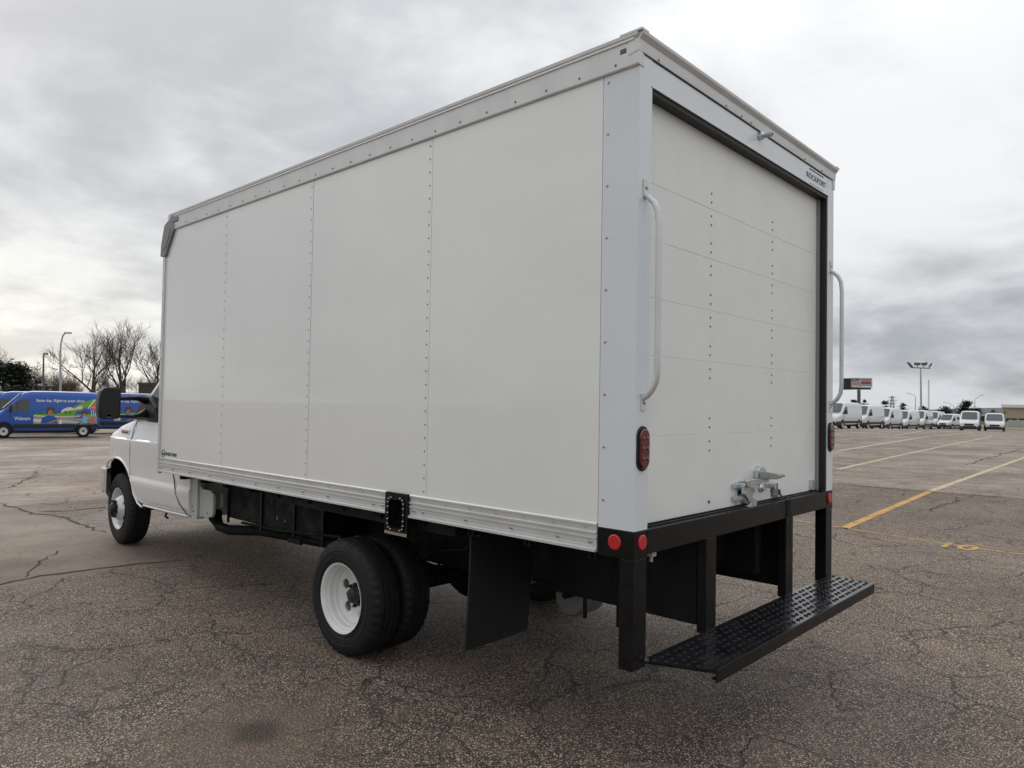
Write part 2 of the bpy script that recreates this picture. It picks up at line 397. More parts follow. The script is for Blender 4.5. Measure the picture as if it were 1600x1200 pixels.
# --- box shell
MB().box(.022, BW-.022, .07, 5.05, ZP0-.02, ZP1+.06).build('cargo_core', M['gap'], T)
for k in range(4):
    for side in (0, 1):
        mb = MB().box(.001+.0012*(k % 2), .021, YS[k]+.0022, YS[k+1]-.0022, ZP0+.002, ZP1+.004)
        if side: mirror(mb)
        mb.build('side_panel', M['panel'], T)
roof = MB().prism([(-.02, 3.272), (-.02, 3.300), (1.22, 3.318), (BW+.02, 3.300), (BW+.02, 3.272)], 1, .02, 5.0).build('roof', M['panel'], T)
def toprail():
    return MB().prism([(.03, 3.157), (-.010, 3.157), (-.013, 3.163), (-.013, 3.270), (-.024, 3.286), (-.026, 3.300), (-.018, 3.3025), (.03, 3.2985)], 1, -.004, 4.955)
both(toprail, 'top_rail', M['alu_dull'])
def botrail(y0, y1):
    return MB().prism([(.03, 1.1125), (-.004, 1.1125), (-.009, 1.108), (-.009, 1.100), (-.004, 1.096), (-.003, 1.074), (-.011, 1.070), (-.011, 1.063), (-.003, 1.059), (-.003, 1.050), (-.010, 1.046), (-.010, 1.040), (-.005, 1.036), (-.005, 1.012), (-.0035, 1.010), (-.005, 1.008), (-.005, .998), (-.017, .993), (-.017, .982), (.03, .982)], 1, y0, y1)
FY0, FY1 = 1.518, 1.730
for y0, y1 in ((.196, FY0), (FY1, 5.055)):
    botrail(y0, y1).build('bottom_rail', M['alu'], T)
mirror(botrail(.196, 5.055)).build('bottom_rail', M['alu'], T)
# front wall and its corner extrusions
MB().box(.05, BW-.05, 5.052, 5.085, .99, 3.27).build('front_wall', M['panel'], T)
def fcorner():
    mb = MB(); pr = [(-.012, 5.052), (-.014, 5.085), (-.004, 5.115), (.03, 5.135), (.09, 5.140), (.09, 5.12), (.02, 5.10), (.012, 5.052)]
    return mb.prism(pr, 2, .965, 3.20)
both(fcorner, 'corner_extrusion', M['alu'])
capx = [(269, 336), (277.6, 337.6), (277.6, 344.6), (270.6, 347), (270.6, 359.5), (257.5, 401), (250.5, 401), (251.5, 385), (254, 368), (257, 352)]
cap = [on(0, -.02, *p) for p in capx]
def capmb():
    n = len(cap); mb = MB()
    o1 = [(-.022, p.y, p.z) for p in cap]; o2 = [(.10, p.y+.035*sstep(5.0, 5.12, p.y), p.z) for p in cap]
    return mb.loop([o1, o2])
ca, cb = both(capmb, 'nose_corner_cap', M['grey_cap'], bevel=.006)
# ribbing of the cap
for par, mm in ((ca, 0), (cb, 1)):
    mb = MB(); q = [(254.5, 392), (256.5, 372), (261, 360), (266, 357), (264, 368), (259, 386)]
    pp = [on(0, -.024, *p) for p in q]; mb.loop([[(-.026, p.y, p.z) for p in pp], [(-.0215, p.y, p.z) for p in pp]])
    if mm: mirror(mb)
    mb.build('stiffening_rib', M['grey_cap'], par)
# --- rear frame
def rpost(): return MB().prism([(0., 0.), (.108, 0.), (.108, .06), (.112, .06), (.112, .1925), (0., .1925)], 2, ZB, ZT-.056)
both(rpost, 'rear_post', M['frame_white'], bevel=.004)
def rpost_top(): return MB().box(.001, .108, 0., .09, ZT-.058, ZT)
both(rpost_top, 'post_head', M['frame_white'])
hd = MB().box(.106, BW-.106, .0015, .085, 3.092, ZT).build('header', M['frame_white'], T, bevel=.004)
MB().box(.10, BW-.10, -.004, .002, 3.089, 3.097).build('header_edge', M['frame_white'], T)
# rear roof trim
MB().prism([(.05, 3.208), (-.005, 3.220), (-.007, 3.236), (-.009, 3.268), (-.026, 3.288), (-.028, 3.301), (.05, 3.309)], 0, -.015, BW+.015).build('rear_roof_trim', M['alu_dull'], T)
MB().box(.02, BW-.02, -.0045, .02, 3.2145, 3.2205).build('trim_gap', M['seal'], T)
MB().box(-.027, .03, -.029, .09, 3.2995, 3.308).build('roof_corner_flange', M['alu_dull'], T)
mirror(MB().box(-.027, .03, -.029, .09, 3.2995, 3.308)).build('roof_corner_flange', M['alu_dull'], T)
def marker(): return MB().box(-.0150, -.008, .062, .098, 3.225, 3.249)
both(marker, 'marker_lamp', M['tail'], bevel=.004)
# door opening: black jambs and seal
YD = .062
def jamb(): return MB().box(.1085, .128, .004, YD+.02, 1.10, 3.091)
mirror(jamb()).build('door_jamb', M['seal'], T)
MB().box(.1125, .128, .03, YD+.02, 1.10, 3.091).build('door_jamb', M['seal'], T)
MB().box(.1085, BW-.1085, .006, YD+.02, 3.068, 3.0915).build('door_head_seal', M['seal'], T)
def track(): return MB().box(.128, .150, YD-.018, YD-.002, 1.10, 3.07)
both(track, 'door_track', mat('track_grey', (.25, .26, .26), .5))
# roll-up door in six slats
zl = [1.102] + [on(1, YD, 1018, q).z for q in (682, 555.5, 465, 374, 286)] + [3.09]
door = bpy.data.objects.new('roll_up_door', MB().box(.11, BW-.11, YD+.0018, YD+.05, 1.10, 3.09).mesh('roll_up_door', M['door_white'], T['_o'])); COL.objects.link(door); door.parent = T; door['_o'] = T['_o']
for a, b in zip(zl[:-1], zl[1:]):
    MB().box(.114, BW-.114, YD, YD+.03, a+.0008, b-.0008).build('door_slat', M['door_white'], door, bevel=.0012, seg=1)
hb = MB()
for xc in (on(1, YD, 1110, 500).x, on(1, YD, 1206, 500).x):
    for z in zl[1:-1]:
        for dzz in (-.084, -.037, .036, .083): hb.dome((xc, YD, z+dzz), .0070, (0, -1, 0), .6)
    hb.dome((xc, YD, zl[0]+.05), .011, (0, -1, 0), .7)
tag(hb.build('hinge_bolts', M['rivet'], door, smooth=30), kind='stuff')
M['dull_steel'] = mat('dull_steel', (.20, .20, .20), .45, metal=.3)
# latch
lt = on(1, YD, 1165, 765)
lx, lz = lt.x, lt.z
def at(px, py, y=YD): p = on(1, y, px, py); return p
latch = MB().box(at(1149, 760).x, at(1163, 760).x, YD-.008, YD+.002, at(1150, 790).z, at(1150, 752).z).build('latch', M['zinc'], door, bevel=.004)
def ext(pxs, y0, y1, m, name, par=latch, bev=.003):
    P = [on(1, y0, *p) for p in pxs]; mb = MB().loop([[(p.x, y0, p.z) for p in P], [(p.x, y1, p.z) for p in P]])
    return mb.build(name, m, par, bevel=bev)
ext([(1163, 760), (1170, 753), (1178, 757), (1180, 768), (1176, 776), (1184, 781), (1183, 790), (1177, 795), (1170, 792), (1174, 786), (1168, 778), (1163, 772)], YD-.048, YD-.030, M['zinc'], 'latch_hook')
ext([(1151, 757), (1165, 755), (1165, 761), (1151, 763)], YD-.032, YD-.006, M['zinc'], 'latch_flange'); ext([(1151, 776), (1166, 774), (1166, 780), (1151, 783)], YD-.032, YD-.006, M['zinc'], 'latch_flange')
ext([(1154, 766), (1160, 765), (1160, 772), (1154, 773)], YD-.010, YD-.0075, M['gap'], 'latch_slot', latch, 0)
ext([(1166, 752), (1176, 748.5), (1202, 748.5), (1202, 752.5), (1180, 756), (1174, 763), (1168, 760)], YD-.066, YD-.054, M['zinc'], 'latch_lever')
MB().lathe([(-.002, .0), (-.002, .026), (-.014, .026), (-.018, .014), (-.03, .014), (-.03, 0)], (at(1171, 761).x, YD-.058, at(1171, 761).z), 1, 20).build('pivot', M['zinc'], latch, smooth=35)
MB().lathe([(0, 0), (0, .018), (-.06, .018), (-.06, 0)], (at(1196, 758).x, YD, at(1196, 758).z), 1, 16).build('lock_ring', M['zinc'], latch, smooth=35)
keeper = ext([(1185, 749), (1185, 735), (1190, 728), (1196, 732), (1199, 742), (1198, 750)], YD-.03, YD+.001, M['zinc'], 'lock_staple', door)
ext([(1202, 749), (1202, 738), (1213, 740), (1216, 743), (1227, 741), (1227, 745), (1216, 749)], YD-.10, YD-.045, mat('lever_tip', (.42, .42, .41), .3, metal=.8), 'latch_grip')
# pull strap hanging on the sill
tagm = ext([(1208.5, 755), (1216, 755), (1216, 776), (1208.5, 776)], YD-.016, YD+.001, M['dull_steel'], 'strap_bracket', door, .002)
ext([(1210.5, 759), (1214.5, 759), (1214.5, 763), (1210.5, 763)], YD-.014, YD-.0115, M['seal'], 'slot', tagm, 0)
sx = at(1214, 775).x
stp = MB()
path = [(sx, YD-.014, 1.150), (sx, YD-.02, 1.118), (sx+.012, YD-.045, 1.1045), (sx+.02, -.004, 1.1035), (sx+.024, -.014, 1.095), (sx+.026, -.016, 1.03), (sx+.03, -.015, .90), (sx+.03, -.013, .80)]
stp.loop([[(x-.016, y, z), (x+.016, y, z), (x+.016, y+.004, z+.003), (x-.016, y+.004, z+.003)] for x, y, z in path]); stp.build('pull_strap', M['rubber'], door)
ext([(1269, 750), (1273, 750), (1273, 766), (1269, 766)], YD-.02, YD+.001, M['zinc'], 'door_roller', door, .002)
# rear camera
cmx = on(1, 0, 1188, 212)
rc = MB().lathe([(0, 0), (0, .024), (-.02, .024), (-.028, .017), (-.03, 0)], (cmx.x-.01, 0, cmx.z-.005), 1, 18).build('backup_camera', M['zinc'], T, smooth=35)
MB().lathe([(-.02, .012), (-.06, .014), (-.063, .010), (-.06, 0)], (cmx.x+.008, -.005, cmx.z-.004), 1, 14).build('lens_hood', M['grey_prim'], rc, smooth=35)
MB().lathe([(-.066, 0), (-.066, .006), (-.05, .006)], (cmx.x+.008, -.005, cmx.z-.004), 1, 12).build('lens', M['glass'], rc)
# lettering on the header and the side
hx = on(1, 0, 1276, 281)
tm = text_mb('ROCKPORT', .060, .0, .0005)
ww = on(1, 0, 1291, 290).x-on(1, 0, 1261, 272).x
sc_ = ww/(max(v[0] for v in tm.v)-min(v[0] for v in tm.v))
xf(tm, lambda x, y, z: (hx.x+x*sc_, -.0005-z, hx.z-.002+y*.85)); tm.build('lettering', M['navy'], hd)
for dzz in (.047, -.047): MB().box(hx.x-ww*.36, hx.x+ww*.36, -.0012, .001, hx.z-.002+dzz-.003, hx.z-.002+dzz+.003).build('underline', M['navy'], hd)
lp = on(0, 0, 263, 709)
tm = text_mb('FOREST RIVER', .040, .0008, .0005)
l0, l1 = on(0, 0, 258, 710).y, on(0, 0, 276, 711).y
sc_ = abs(l1-l0)/(max(v[0] for v in tm.v)-min(v[0] for v in tm.v))
xf(tm, lambda x, y, z: (-.0003-z, (l0+l1)/2-x*sc_, on(0, 0, 267, 710.5).z+y)); tm.build('lettering', M['ink'], T)
cp = on(0, 0, 255, 708.5)
MB().lathe([(-.001, .030), (-.001, .036), (.002, .036), (.002, .030), (-.001, .030)], (0, cp.y, cp.z), 0, 28).build('logo_ring', M['ink'], T)
lg = MB().prism([(cp.y-.020, cp.z-.004), (cp.y-.012, cp.z+.006), (cp.y, cp.z-.002), (cp.y+.014, cp.z+.010), (cp.y+.021, cp.z-.004), (cp.y+.020, cp.z-.013), (cp.y-.020, cp.z-.013)], 0, -.001, .002)
lg.build('logo_mark', M['ink'], T)
# rivets and bolts
rv = MB()
for yy in YS[1:4]:
    z = ZP0+.03
    while z < ZP1: rv.dome((.0005, yy+.022, z), .0052, (-1, 0, 0), .55); rv.dome((BW-.0005, yy+.022, z), .0052, (1, 0, 0), .55); z += .076
y = .12
while y < 4.95: rv.dome((-.013, y, 3.185), .007, (-1, 0, 0), .6); rv.dome((BW+.013, y, 3.185), .007, (1, 0, 0), .6); y += .205
z = 1.1
while z < 2.9: rv.dome((-.013, 5.07, z), .006, (-1, 0, 0), .6); z += .30
tag(rv.build('rivets', M['rivet'], T, smooth=40), kind='stuff')
bl = MB(); y = .26
while y < 5.02:
    if not FY0-.02 < y < FY1+.02: bl.dome((-.0045, y, 1.086), .006, (-1, 0, 0), .7)
    y += .19
for y in (.23, .42, .72, 1.05, 1.40, 1.48, 1.77, 1.86, 2.35, 2.65, 2.98, 3.30, 3.66, 4.05, 4.42, 4.76, 5.0):
    bl.dome((-.005, y, 1.025), .0125, (-1, 0, 0), .75, 8)
z = 1.22
while z < 3.13: bl.dome((-.0005,   .166, z), .0075, (-1, 0, 0), .7, 8); bl.dome((BW+.0005,   .166, z), .0075, (1, 0, 0), .7, 8); z += .238
for x in (.15, .82, 1.0, 1.12, 1.9, 2.2): bl.dome((x, -.006, 3.232), .009, (0, -1, .1), .7, 8)
for x in (.06, BW-.06):
    for z in (2.62, 1.66): bl.dome((x, -.009, z), .008, (0, -1, 0), .6, 8)
tag(bl.build('bolt_heads', M['bolt'], T, smooth=40), kind='stuff')
# grab handles
def handle(x):
    o = MB().box(x-.018, x+.018, -.006, .0005, 2.575, 2.655).box(x-.018, x+.018, -.006, .0005, 1.625, 1.70)
    path = [(x, -.004, 2.585), (x, -.022, 2.572), (x, -.050, 2.545), (x, -.068, 2.505), (x, -.074, 2.44)] + [(x, -.074, 2.44-.065*k) for k in range(1, 10)] + [(x, -.074, 1.80), (x, -.068, 1.752), (x, -.048, 1.715), (x, -.022, 1.69), (x, -.004, 1.68)]
    o.tube(path, .0135, 12); return o
handle(.055).build('grab_handle', M['wheel_steel'], T, smooth=40)
handle(BW-.052).build('grab_handle', M['wheel_steel'], T, smooth=40)
# tail lamps
def oval(cx, cz, hw, hh, y0, y1, n=10):
    P = []
    for k in range(n+1): a = math.pi*k/n; P.append((cx+hw*math.cos(a), cz+(hh-hw)+hw*math.sin(a)))
    for k in range(n+1): a = math.pi+math.pi*k/n; P.append((cx+hw*math.cos(a), cz-(hh-hw)+hw*math.sin(a)))
    return MB().prism(P, 1, y0, y1)
for cx in (.055, BW-.052):
    tl = oval(cx, 1.457, .046, .100, -.007, .001).build('tail_lamp', M['seal'], T, bevel=.002)
    oval(cx, 1.457, .037, .088, -.020, -.005).build('lens', M['tail'], tl, bevel=.006)
    ld = MB()
    for k in range(3):
        for s_ in (-1, 1): ld.dome((cx+s_*.015, -.0205, 1.457+(k-1)*.045), .010, (0, -1, 0), .35, 10)
    tag(ld.build('diodes', M['tail'], tl, smooth=50), kind='stuff')
# --- black rear sill, posts, step
rear_sill = MB().prism([(0., .984), (0., 1.0935), (.055, 1.0935), (.055, 1.106), (.0615, 1.106), (.0615, 1.10), (.13, 1.10), (.13, .984)], 0, .109, BW-.109).build('rear_sill', M['black_metal'], T, bevel=.003)
MB().box(.12, BW-.12, .030, .036, 1.0935, 1.101).build('sill_ridge', M['black_metal'], rear_sill)
for px_ in (1139, 1210): MB().box(at(px_, 800, 0).x-.012, at(px_, 800, 0).x+.012, -.0012, .02, 1.078, 1.0945).build('sill_notch', M['gap'], rear_sill)
def cornerbox(): return MB().box(-.0005, .109, -.0005, .1945, .970, ZB-.0005)
both(cornerbox, 'corner_box', M['black_metal'], bevel=.004)
def disc(c, nrm, r, m, par, name):
    ax = 0 if abs(nrm[0]) else 1; s_ = nrm[ax]
    return MB().lathe([(0, 0), (0, r), (.006*s_, r), (.009*s_, r*.86), (.009*s_, 0)], c, ax, 28).build(name, m, par, smooth=30)
def rc_(px_, py_): return on(1, 0, px_, py_)
p = on(0, 0, 961, 847); disc((-.0005, p.y, p.z), (-1, 0), .034, M['red'], T, 'reflector')
p = rc_(1002.5, 847.5); disc((p.x, -.0005, p.z), (0, -1), .034, M['red'], T, 'reflector')
p = rc_(1296.5, 778); disc((p.x-.01, -.0005, p.z), (0, -1), .034, M['red'], T, 'reflector')
disc((BW+.0005, .09, 1.035), (1, 0), .034, M['red'], T, 'reflector')
ZS = .52
for a, b in ((0., .110), (BW-.110, BW)):
    MB().box(a, b, .002, .075, .488, .971).build('step_post', M['black_metal'], T, bevel=.004)
for a, b in ((.665, .775), (BW-.775, BW-.665)):
    MB().box(a, b, .004, .055, .505, .985).build('step_post', M['black_metal'], T, bevel=.004)
def step_pts(z): return [(.085, .012), (BW-.02, .012), (2.372, -.283), (.212, -.283)]
holes = []
step = MB()
sp_ = step_pts(0)
# tread plate: grid of quads with round holes and raised collars
nxh, nyh = 40, 6
def lerp2(u, v):
    a = Vector(sp_[0]).lerp(Vector(sp_[1]), u); b = Vector(sp_[3]).lerp(Vector(sp_[2]), u); return a.lerp(b, v)
seg = 8; hr = .0118; col = MB()
for i in range(nxh):
    for j in range(nyh):
        u0, u1, v0, v1 = i/nxh, (i+1)/nxh, .05+j*.9/nyh, .05+(j+1)*.9/nyh
        cn = [lerp2(u0, v0), lerp2(u1, v0), lerp2(u1, v1), lerp2(u0, v1)]
        c = (cn[0]+cn[1]+cn[2]+cn[3])/4
        if (i+j) % 2: c = c + (cn[1]-cn[0])*.17
        ring = [Vector((c.x+hr*math.cos(2*math.pi*(k+.5)/seg+math.pi), c.y-hr*math.sin(2*math.pi*(k+.5)/seg+math.pi))) for k in range(seg)]
        sq = []
        for k in range(4): sq += [cn[k], (cn[k]+cn[(k+1) % 4])/2]
        ang = lambda q: math.atan2(q.y-c.y, q.x-c.x)
        sq.sort(key=ang); ring.sort(key=ang)
        top = len(step.v); step.v += [(q.x, q.y, ZS) for q in sq] + [(q.x, q.y, ZS) for q in ring]
        for k in range(seg): step.f.append((top+k, top+(k+1) % seg, top+seg+(k+1) % seg, top+seg+k))
        r2 = [(c.x+(q.x-c.x)*.72, c.y+(q.y-c.y)*.72, ZS+.005) for q in ring]; r0 = [(q.x, q.y, ZS-.0005) for q in ring]
        r1 = [(c.x+(q.x-c.x)*.92, c.y+(q.y-c.y)*.92, ZS+.0045) for q in ring]; r3 = [(x, y, ZS-.006) for x, y, z in r2]
        col.loop([r0, r1, r2, r3], cap=False)
for v0, v1 in ((0, .05), (.95, 1.)):
    q = [lerp2(0, v0), lerp2(1, v0), lerp2(1, v1), lerp2(0, v1)]; step.add([(a.x, a.y, ZS) for a in q], [(0, 1, 2, 3)])
stp_o = step.build('step_plate', M['step'], T)
sol = stp_o.modifiers.new('solid', 'SOLIDIFY'); sol.thickness = .004; sol.offset = -1
bpy.context.view_layer.update()
tag(col.build('tread_collars', M['step'], stp_o, smooth=50), kind='stuff')
MB().box(.212, 2.372, -.289, -.2825, ZS-.056, ZS+.003).build('step_lip', M['black_metal'], stp_o, bevel=.0015)
MB().box(.24, 2.34, -.282, -.25, ZS-.055, ZS-.05).build('lip_return', M['black_metal'], stp_o)
for a, b in ((0, 3), (1, 2)):
    P, Q = Vector(sp_[a]), Vector(sp_[b]); MB().add([(P.x, P.y, ZS-.002), (Q.x, Q.y, ZS-.002), (Q.x, Q.y, ZS-.016), (P.x, P.y, ZS-.012)], [(0, 1, 2, 3)]).build('step_side', M['black_metal'], stp_o).modifiers.new('s', 'SOLIDIFY').thickness = .004
MB().tube([(.10, -.003, .523), (.10, -.012, .523)], .012, 10).build('step_bolt', M['bolt'], stp_o)
# --- chassis under the box
for a in (.66, BW-.66-.012): MB().box(a, a+.012, .056, 1.0, .545, .985).build('drop_plate', M['chassis'], T)
MB().box(.68, BW-.68, .35, .362, .70, .985).build('rear_crossplate', M['chassis'], T)
for a in (.80, BW-.80-.075): MB().box(a, a+.075, .15, 7.1, .64, .842).box(a-.01, a+.085, .15, 5.0, .84, .94).build('frame_rail', M['chassis'], T)
y = .25
while y < 5.0: MB().box(.04, BW-.04, y-.022, y+.022, .935, .985).box(.04, BW-.04, y-.006, y+.006, .94, 1.085).build('floor_crossmember', M['chassis'], T); y += .405
MB().box(.03, BW-.03, .13, 5.04, 1.06, 1.089).build('floor', M['chassis'], T)
def sidebox(y0, y1, x, z0, z1): return MB().box(x, x+.40, y0, y1, z0, z1)
sb = MB().box(.36, .80, 2.95, 4.46, .60, .93).build('battery_box', M['chassis'], T, bevel=.01)
for yy in (2.95, 3.35, 3.86, 4.44): MB().box(.345, .36, yy-.012, yy+.012, .56, .985).build('box_strut', M['black_metal'], sb)
MB().tube([(.35, 2.7, .665), (.35, 3.6, .60), (.36, 4.2, .585)], .012, 8).build('brake_rod', M['chassis'], sb)
MB().box(.33, .352, 3.22, 3.40, .535, .57).build('bracket_foot', M['chassis'], sb)
MB().box(.34, .357, 4.55, 4.60, .68, .80).build('label_plate', M['grey_prim'], sb)
rb = MB(); 
for yy, zz in ((3.62, .70), (3.62, .685), (3.50, .68)): rb.dome((.36, yy, zz), .008, (-1, 0, 0), .6)
tag(rb.build('box_bolts', M['bolt'], sb), kind='stuff')
# exhaust and running gear
MB().tube([(.62, 5.2, .58), (.40, 4.75, .56), (.36, 4.62, .50), (.40, 4.50, .475), (.55, 4.2, .49), (.62, 3.4, .50), (.66, 2.9, .52)], .042, 12).build('exhaust_pipe', M['chassis'], T, smooth=60)
MB().tube([(.33, 4.72, .80), (.33, 4.70, .56), (.35, 4.60, .492), (.50, 4.30, .50)], .03, 10).build('side_tube', M['chassis'], T, smooth=60)
AY, AZ = 2.25, .372
ax = MB().tube([(.36, AY, AZ), (BW-.36, AY, AZ)], .062, 16); ax.lathe([(-.16, .05), (-.14, .13), (-.06, .19), (.06, .19), (.14, .13), (.16, .05)], (1.22, AY, AZ), 0, 20, True)
ax.build('rear_axle', M['chassis'], T, smooth=50)
MB().tube([(1.22, AY+.15, AZ+.02), (1.22, 5.6, .60)], .045, 12).build('drive_shaft', M['chassis'], T, smooth=60)
for x in (.80, BW-.80):
    lf = MB()
    for k in range(4): lf.loop([[(x-.035, AY+t*(.75-.13*k), .46+.14*t*t-.013*k), (x+.035, AY+t*(.75-.13*k), .46+.14*t*t-.013*k), (x+.035, AY+t*(.75-.13*k), .472+.14*t*t-.013*k), (x-.035, AY+t*(.75-.13*k), .472+.14*t*t-.013*k)] for t in (-1, -.5, 0, .5, 1)])
    lf.build('leaf_spring', M['chassis'], T)
MB().box(.85, 1.6, .70, 1.55, .50, .88).build('fuel_tank', M['chassis'], T, bevel=.04, seg=3)
MB().lathe([(0, 0), (0, .10), (.02, .115), (.20, .115), (.22, .10), (.22, 0)], (.74, .93, .50), 0, 20).build('vapour_canister', M['dull_steel'], T, smooth=40)
MB().box(.70, .80, 1.52, 1.60, .42, .50).box(.72, .75, 1.55, 1.57, .50, .66).build('spring_shackle', M['bolt'], T)
for yy in (.55, .78): MB().tube([(.70, yy, .62), (.70, yy, .42)], .012, 8).build('hanger_stud', M['chassis'], T)
MB().tube([(.66, .9, .53), (1.75, .9, .53)], .02, 8).build('hanger_bar', M['chassis'], T)
MB().box(.20, .235, .030, .06, .955, .984).tube([(.215, .045, .955), (.215, .045, .93)], .008, 8).build('lamp_socket', M['grey_prim'], T)
wr = MB().tube([(.215, .06, .94), (.28, .12, .86), (.42, .30, .82), (.50, .34, .70), (.58, .36, .62)], .004, 6).tube([(.06, .08, .962), (.12, .09, .945), (.2, .10, .965)], .004, 6)
wr.build('lamp_wire', M['seal'], T)
MB().box(.76, 1.68, 1.62, 3.0, .50, .95).build('undertray', M['chassis'], T, bevel=.02)  # added block, keeps the underside dark where the ground showed through
MB().box(.06, .76, 1.2, 3.1, .905, .985).build('wheel_box', M['chassis'], T)
for x in (.77, .86):
    for yy in (2.12, 2.38): MB().tube([(x, yy, .36), (x, yy, .52)], .009, 6).build('u_bolt', M['chassis'], T)
MB().tube([(.74, 1.55, .80), (.70, 1.8, .66), (.66, 2.05, .62), (.70, 2.25, .50)], .011, 8).build('brake_hose', M['seal'], T)
MB().tube([(.64, 1.70, .78), (.62, 1.42, .60), (.70, 1.25, .56)], .009, 8).build('fuel_hose', M['rubber'], T)
for yy in (.95, 1.32): MB().box(.842, 1.61, yy, yy+.03, .494, .885).build('tank_strap', M['dull_steel'], T)
# mud flaps
def flap(): return MB().loop([[(x, 1.15+.03*((.93-z)/.65)**2*(1 if 1 else 0)-.006*math.sin((x-.12)*9), z) for z in (.93, .70, .48, .268)] + [(x, 1.162+.03*((.93-z)/.65)**2-.006*math.sin((x-.12)*9), z) for z in (.268, .48, .70, .93)] for x in (.135, .27, .40, .53, .665)])
fa, fb = both(flap, 'mud_flap', M['plastic'], smooth=40)
MB().box(.17, .20, 1.135, 1.152, .902, .914).build('flap_bolt', M['bolt'], fa)
# fuel filler recess
fz0, fz1 = .866, 1.108
ff = MB(); pts = []
ym, zm = (FY0+FY1)/2, .985; hw, hh = .075, .095
def rrect(ym, zm, hw, hh, r, n=5):
    P = []
    for cx, cz, a0 in ((ym+hw-r, zm+hh-r, 0), (ym-hw+r, zm+hh-r, 90), (ym-hw+r, zm-hh+r, 180), (ym+hw-r, zm-hh+r, 270)):
        for k in range(n): a = R(a0+90*k/(n-1)); P.append((cx+r*math.cos(a), cz+r*math.sin(a)))
    return P
inn = rrect(ym, .992, .072, .092, .032); out = rrect(ym, .987, .104, .119, .002)
def ringplate(inn, out, x0, x1):
    mb = MB(); n = len(inn)
    A = [(x0, *p) for p in inn]; B = [(x0, *p) for p in out]; C = [(x1, *p) for p in out]; D_ = [(x1, *p) for p in inn]
    mb.loop([A, B, C, D_, A], cap=False); return mb
fp = ringplate(inn, out, -.020, .0).build('filler_plate', M['black_metal'], T)
MB().box(-.0215, -.0195, FY0+.004, FY1-.004, .869, .886).build('filler_foot', M['tan'], fp)
fz = ringplate(rrect(ym, .992, .062, .082, .03), rrect(ym, .992, .082, .103, .036), -.026, -.0195).build('filler_gasket', M['black_metal'], fp)
MB().loop([[(-.0195, *p) for p in rrect(ym, .992, .073, .093, .032)], [(.16, *p) for p in rrect(ym, .992, .073, .093, .032)]], cap=False).add([(.15, ym-.1, .88), (.15, ym+.1, .88), (.15, ym+.1, 1.10), (.15, ym-.1, 1.10)], [(0, 1, 2, 3)]).build('filler_recess', M['chassis'], fp)
MB().box(-.0185, .002, FY0+.004, FY1-.004, 1.084, 1.1125).build('filler_head_plate', M['black_metal'], fp)
MB().lathe([(.15, .048), (.085, .048), (.075, .042), (.075, 0)], (0, ym-.012, .975), 0, 18).box(.045, .075, ym-.05, ym+.026, .969, .983).build('filler_cap', mat('cap_grey', (.05, .05, .055), .4), fp, smooth=30)
fbm = MB()
for q in rrect(ym, .992, .072, .093, .03, 3): fbm.dome((-.026, *q), .0058, (-1, 0, 0), .8)
for k in (-1, 0, 1):
    fbm.dome((-.026, ym-.072, .992+k*.036), .0058, (-1, 0, 0), .8); fbm.dome((-.026, ym+.072, .992+k*.036), .0058, (-1, 0, 0), .8)
tag(fbm.build('gasket_screws', M['bolt'], fp), kind='stuff')

# --- wheels (local: axis x, outer face towards -x at x=0)
def tyre_mesh(width, rad, rim):
    prof = [(.020, rim), (.006, rim+.012), (.0, rim+.030), (.003, rim+.034), (.003, rim+.038), (-.002, rim+.042), (-.004, rim+.075), (-.001, rim+.078), (-.001, rim+.082), (-.004, rim+.086), (0., rad-.045), (.010, rad-.022), (.024, rad-.008), (.042, rad-.002)]
    tread = [(.062, rad), (.064, rad-.008), (.070, rad-.008), (.072, rad), (width/2-.004, rad+.001), (width/2-.003, rad-.008), (width/2+.003, rad-.008), (width/2+.004, rad+.001)]
    half = prof + tread
    full = half + [(width-a, r) for a, r in reversed(prof+tread[:4])]
    mb = MB(); segn = 120; rings = []
    for a, r in full:
        ring = []
        for k in range(segn):
            t = 2*math.pi*k/segn; rr_ = r
            if rad-.03 < r < rad-.0005 and (a < .05 or a > width-.05) and k % 3 == 0: rr_ = r-.009
            ring.append((a, rr_*math.cos(t), rr_*math.sin(t)))
        rings.append(ring)
    mb.loop(rings, cap=False); return mb
def part_copy(src, parent, loc, flip=False):
    c = src.copy(); COL.objects.link(c); c.parent = parent; c.location = loc
    if flip: c.rotation_euler = (0, 0, math.pi)
    for ch_ in list(src.children):
        d = ch_.copy(); COL.objects.link(d); d.parent = c
    return c
LOC0 = Vector(T['_o'])
def set_loc(o, wx, wy, wz): o.location = Vector((wx, wy, wz))-LOC0
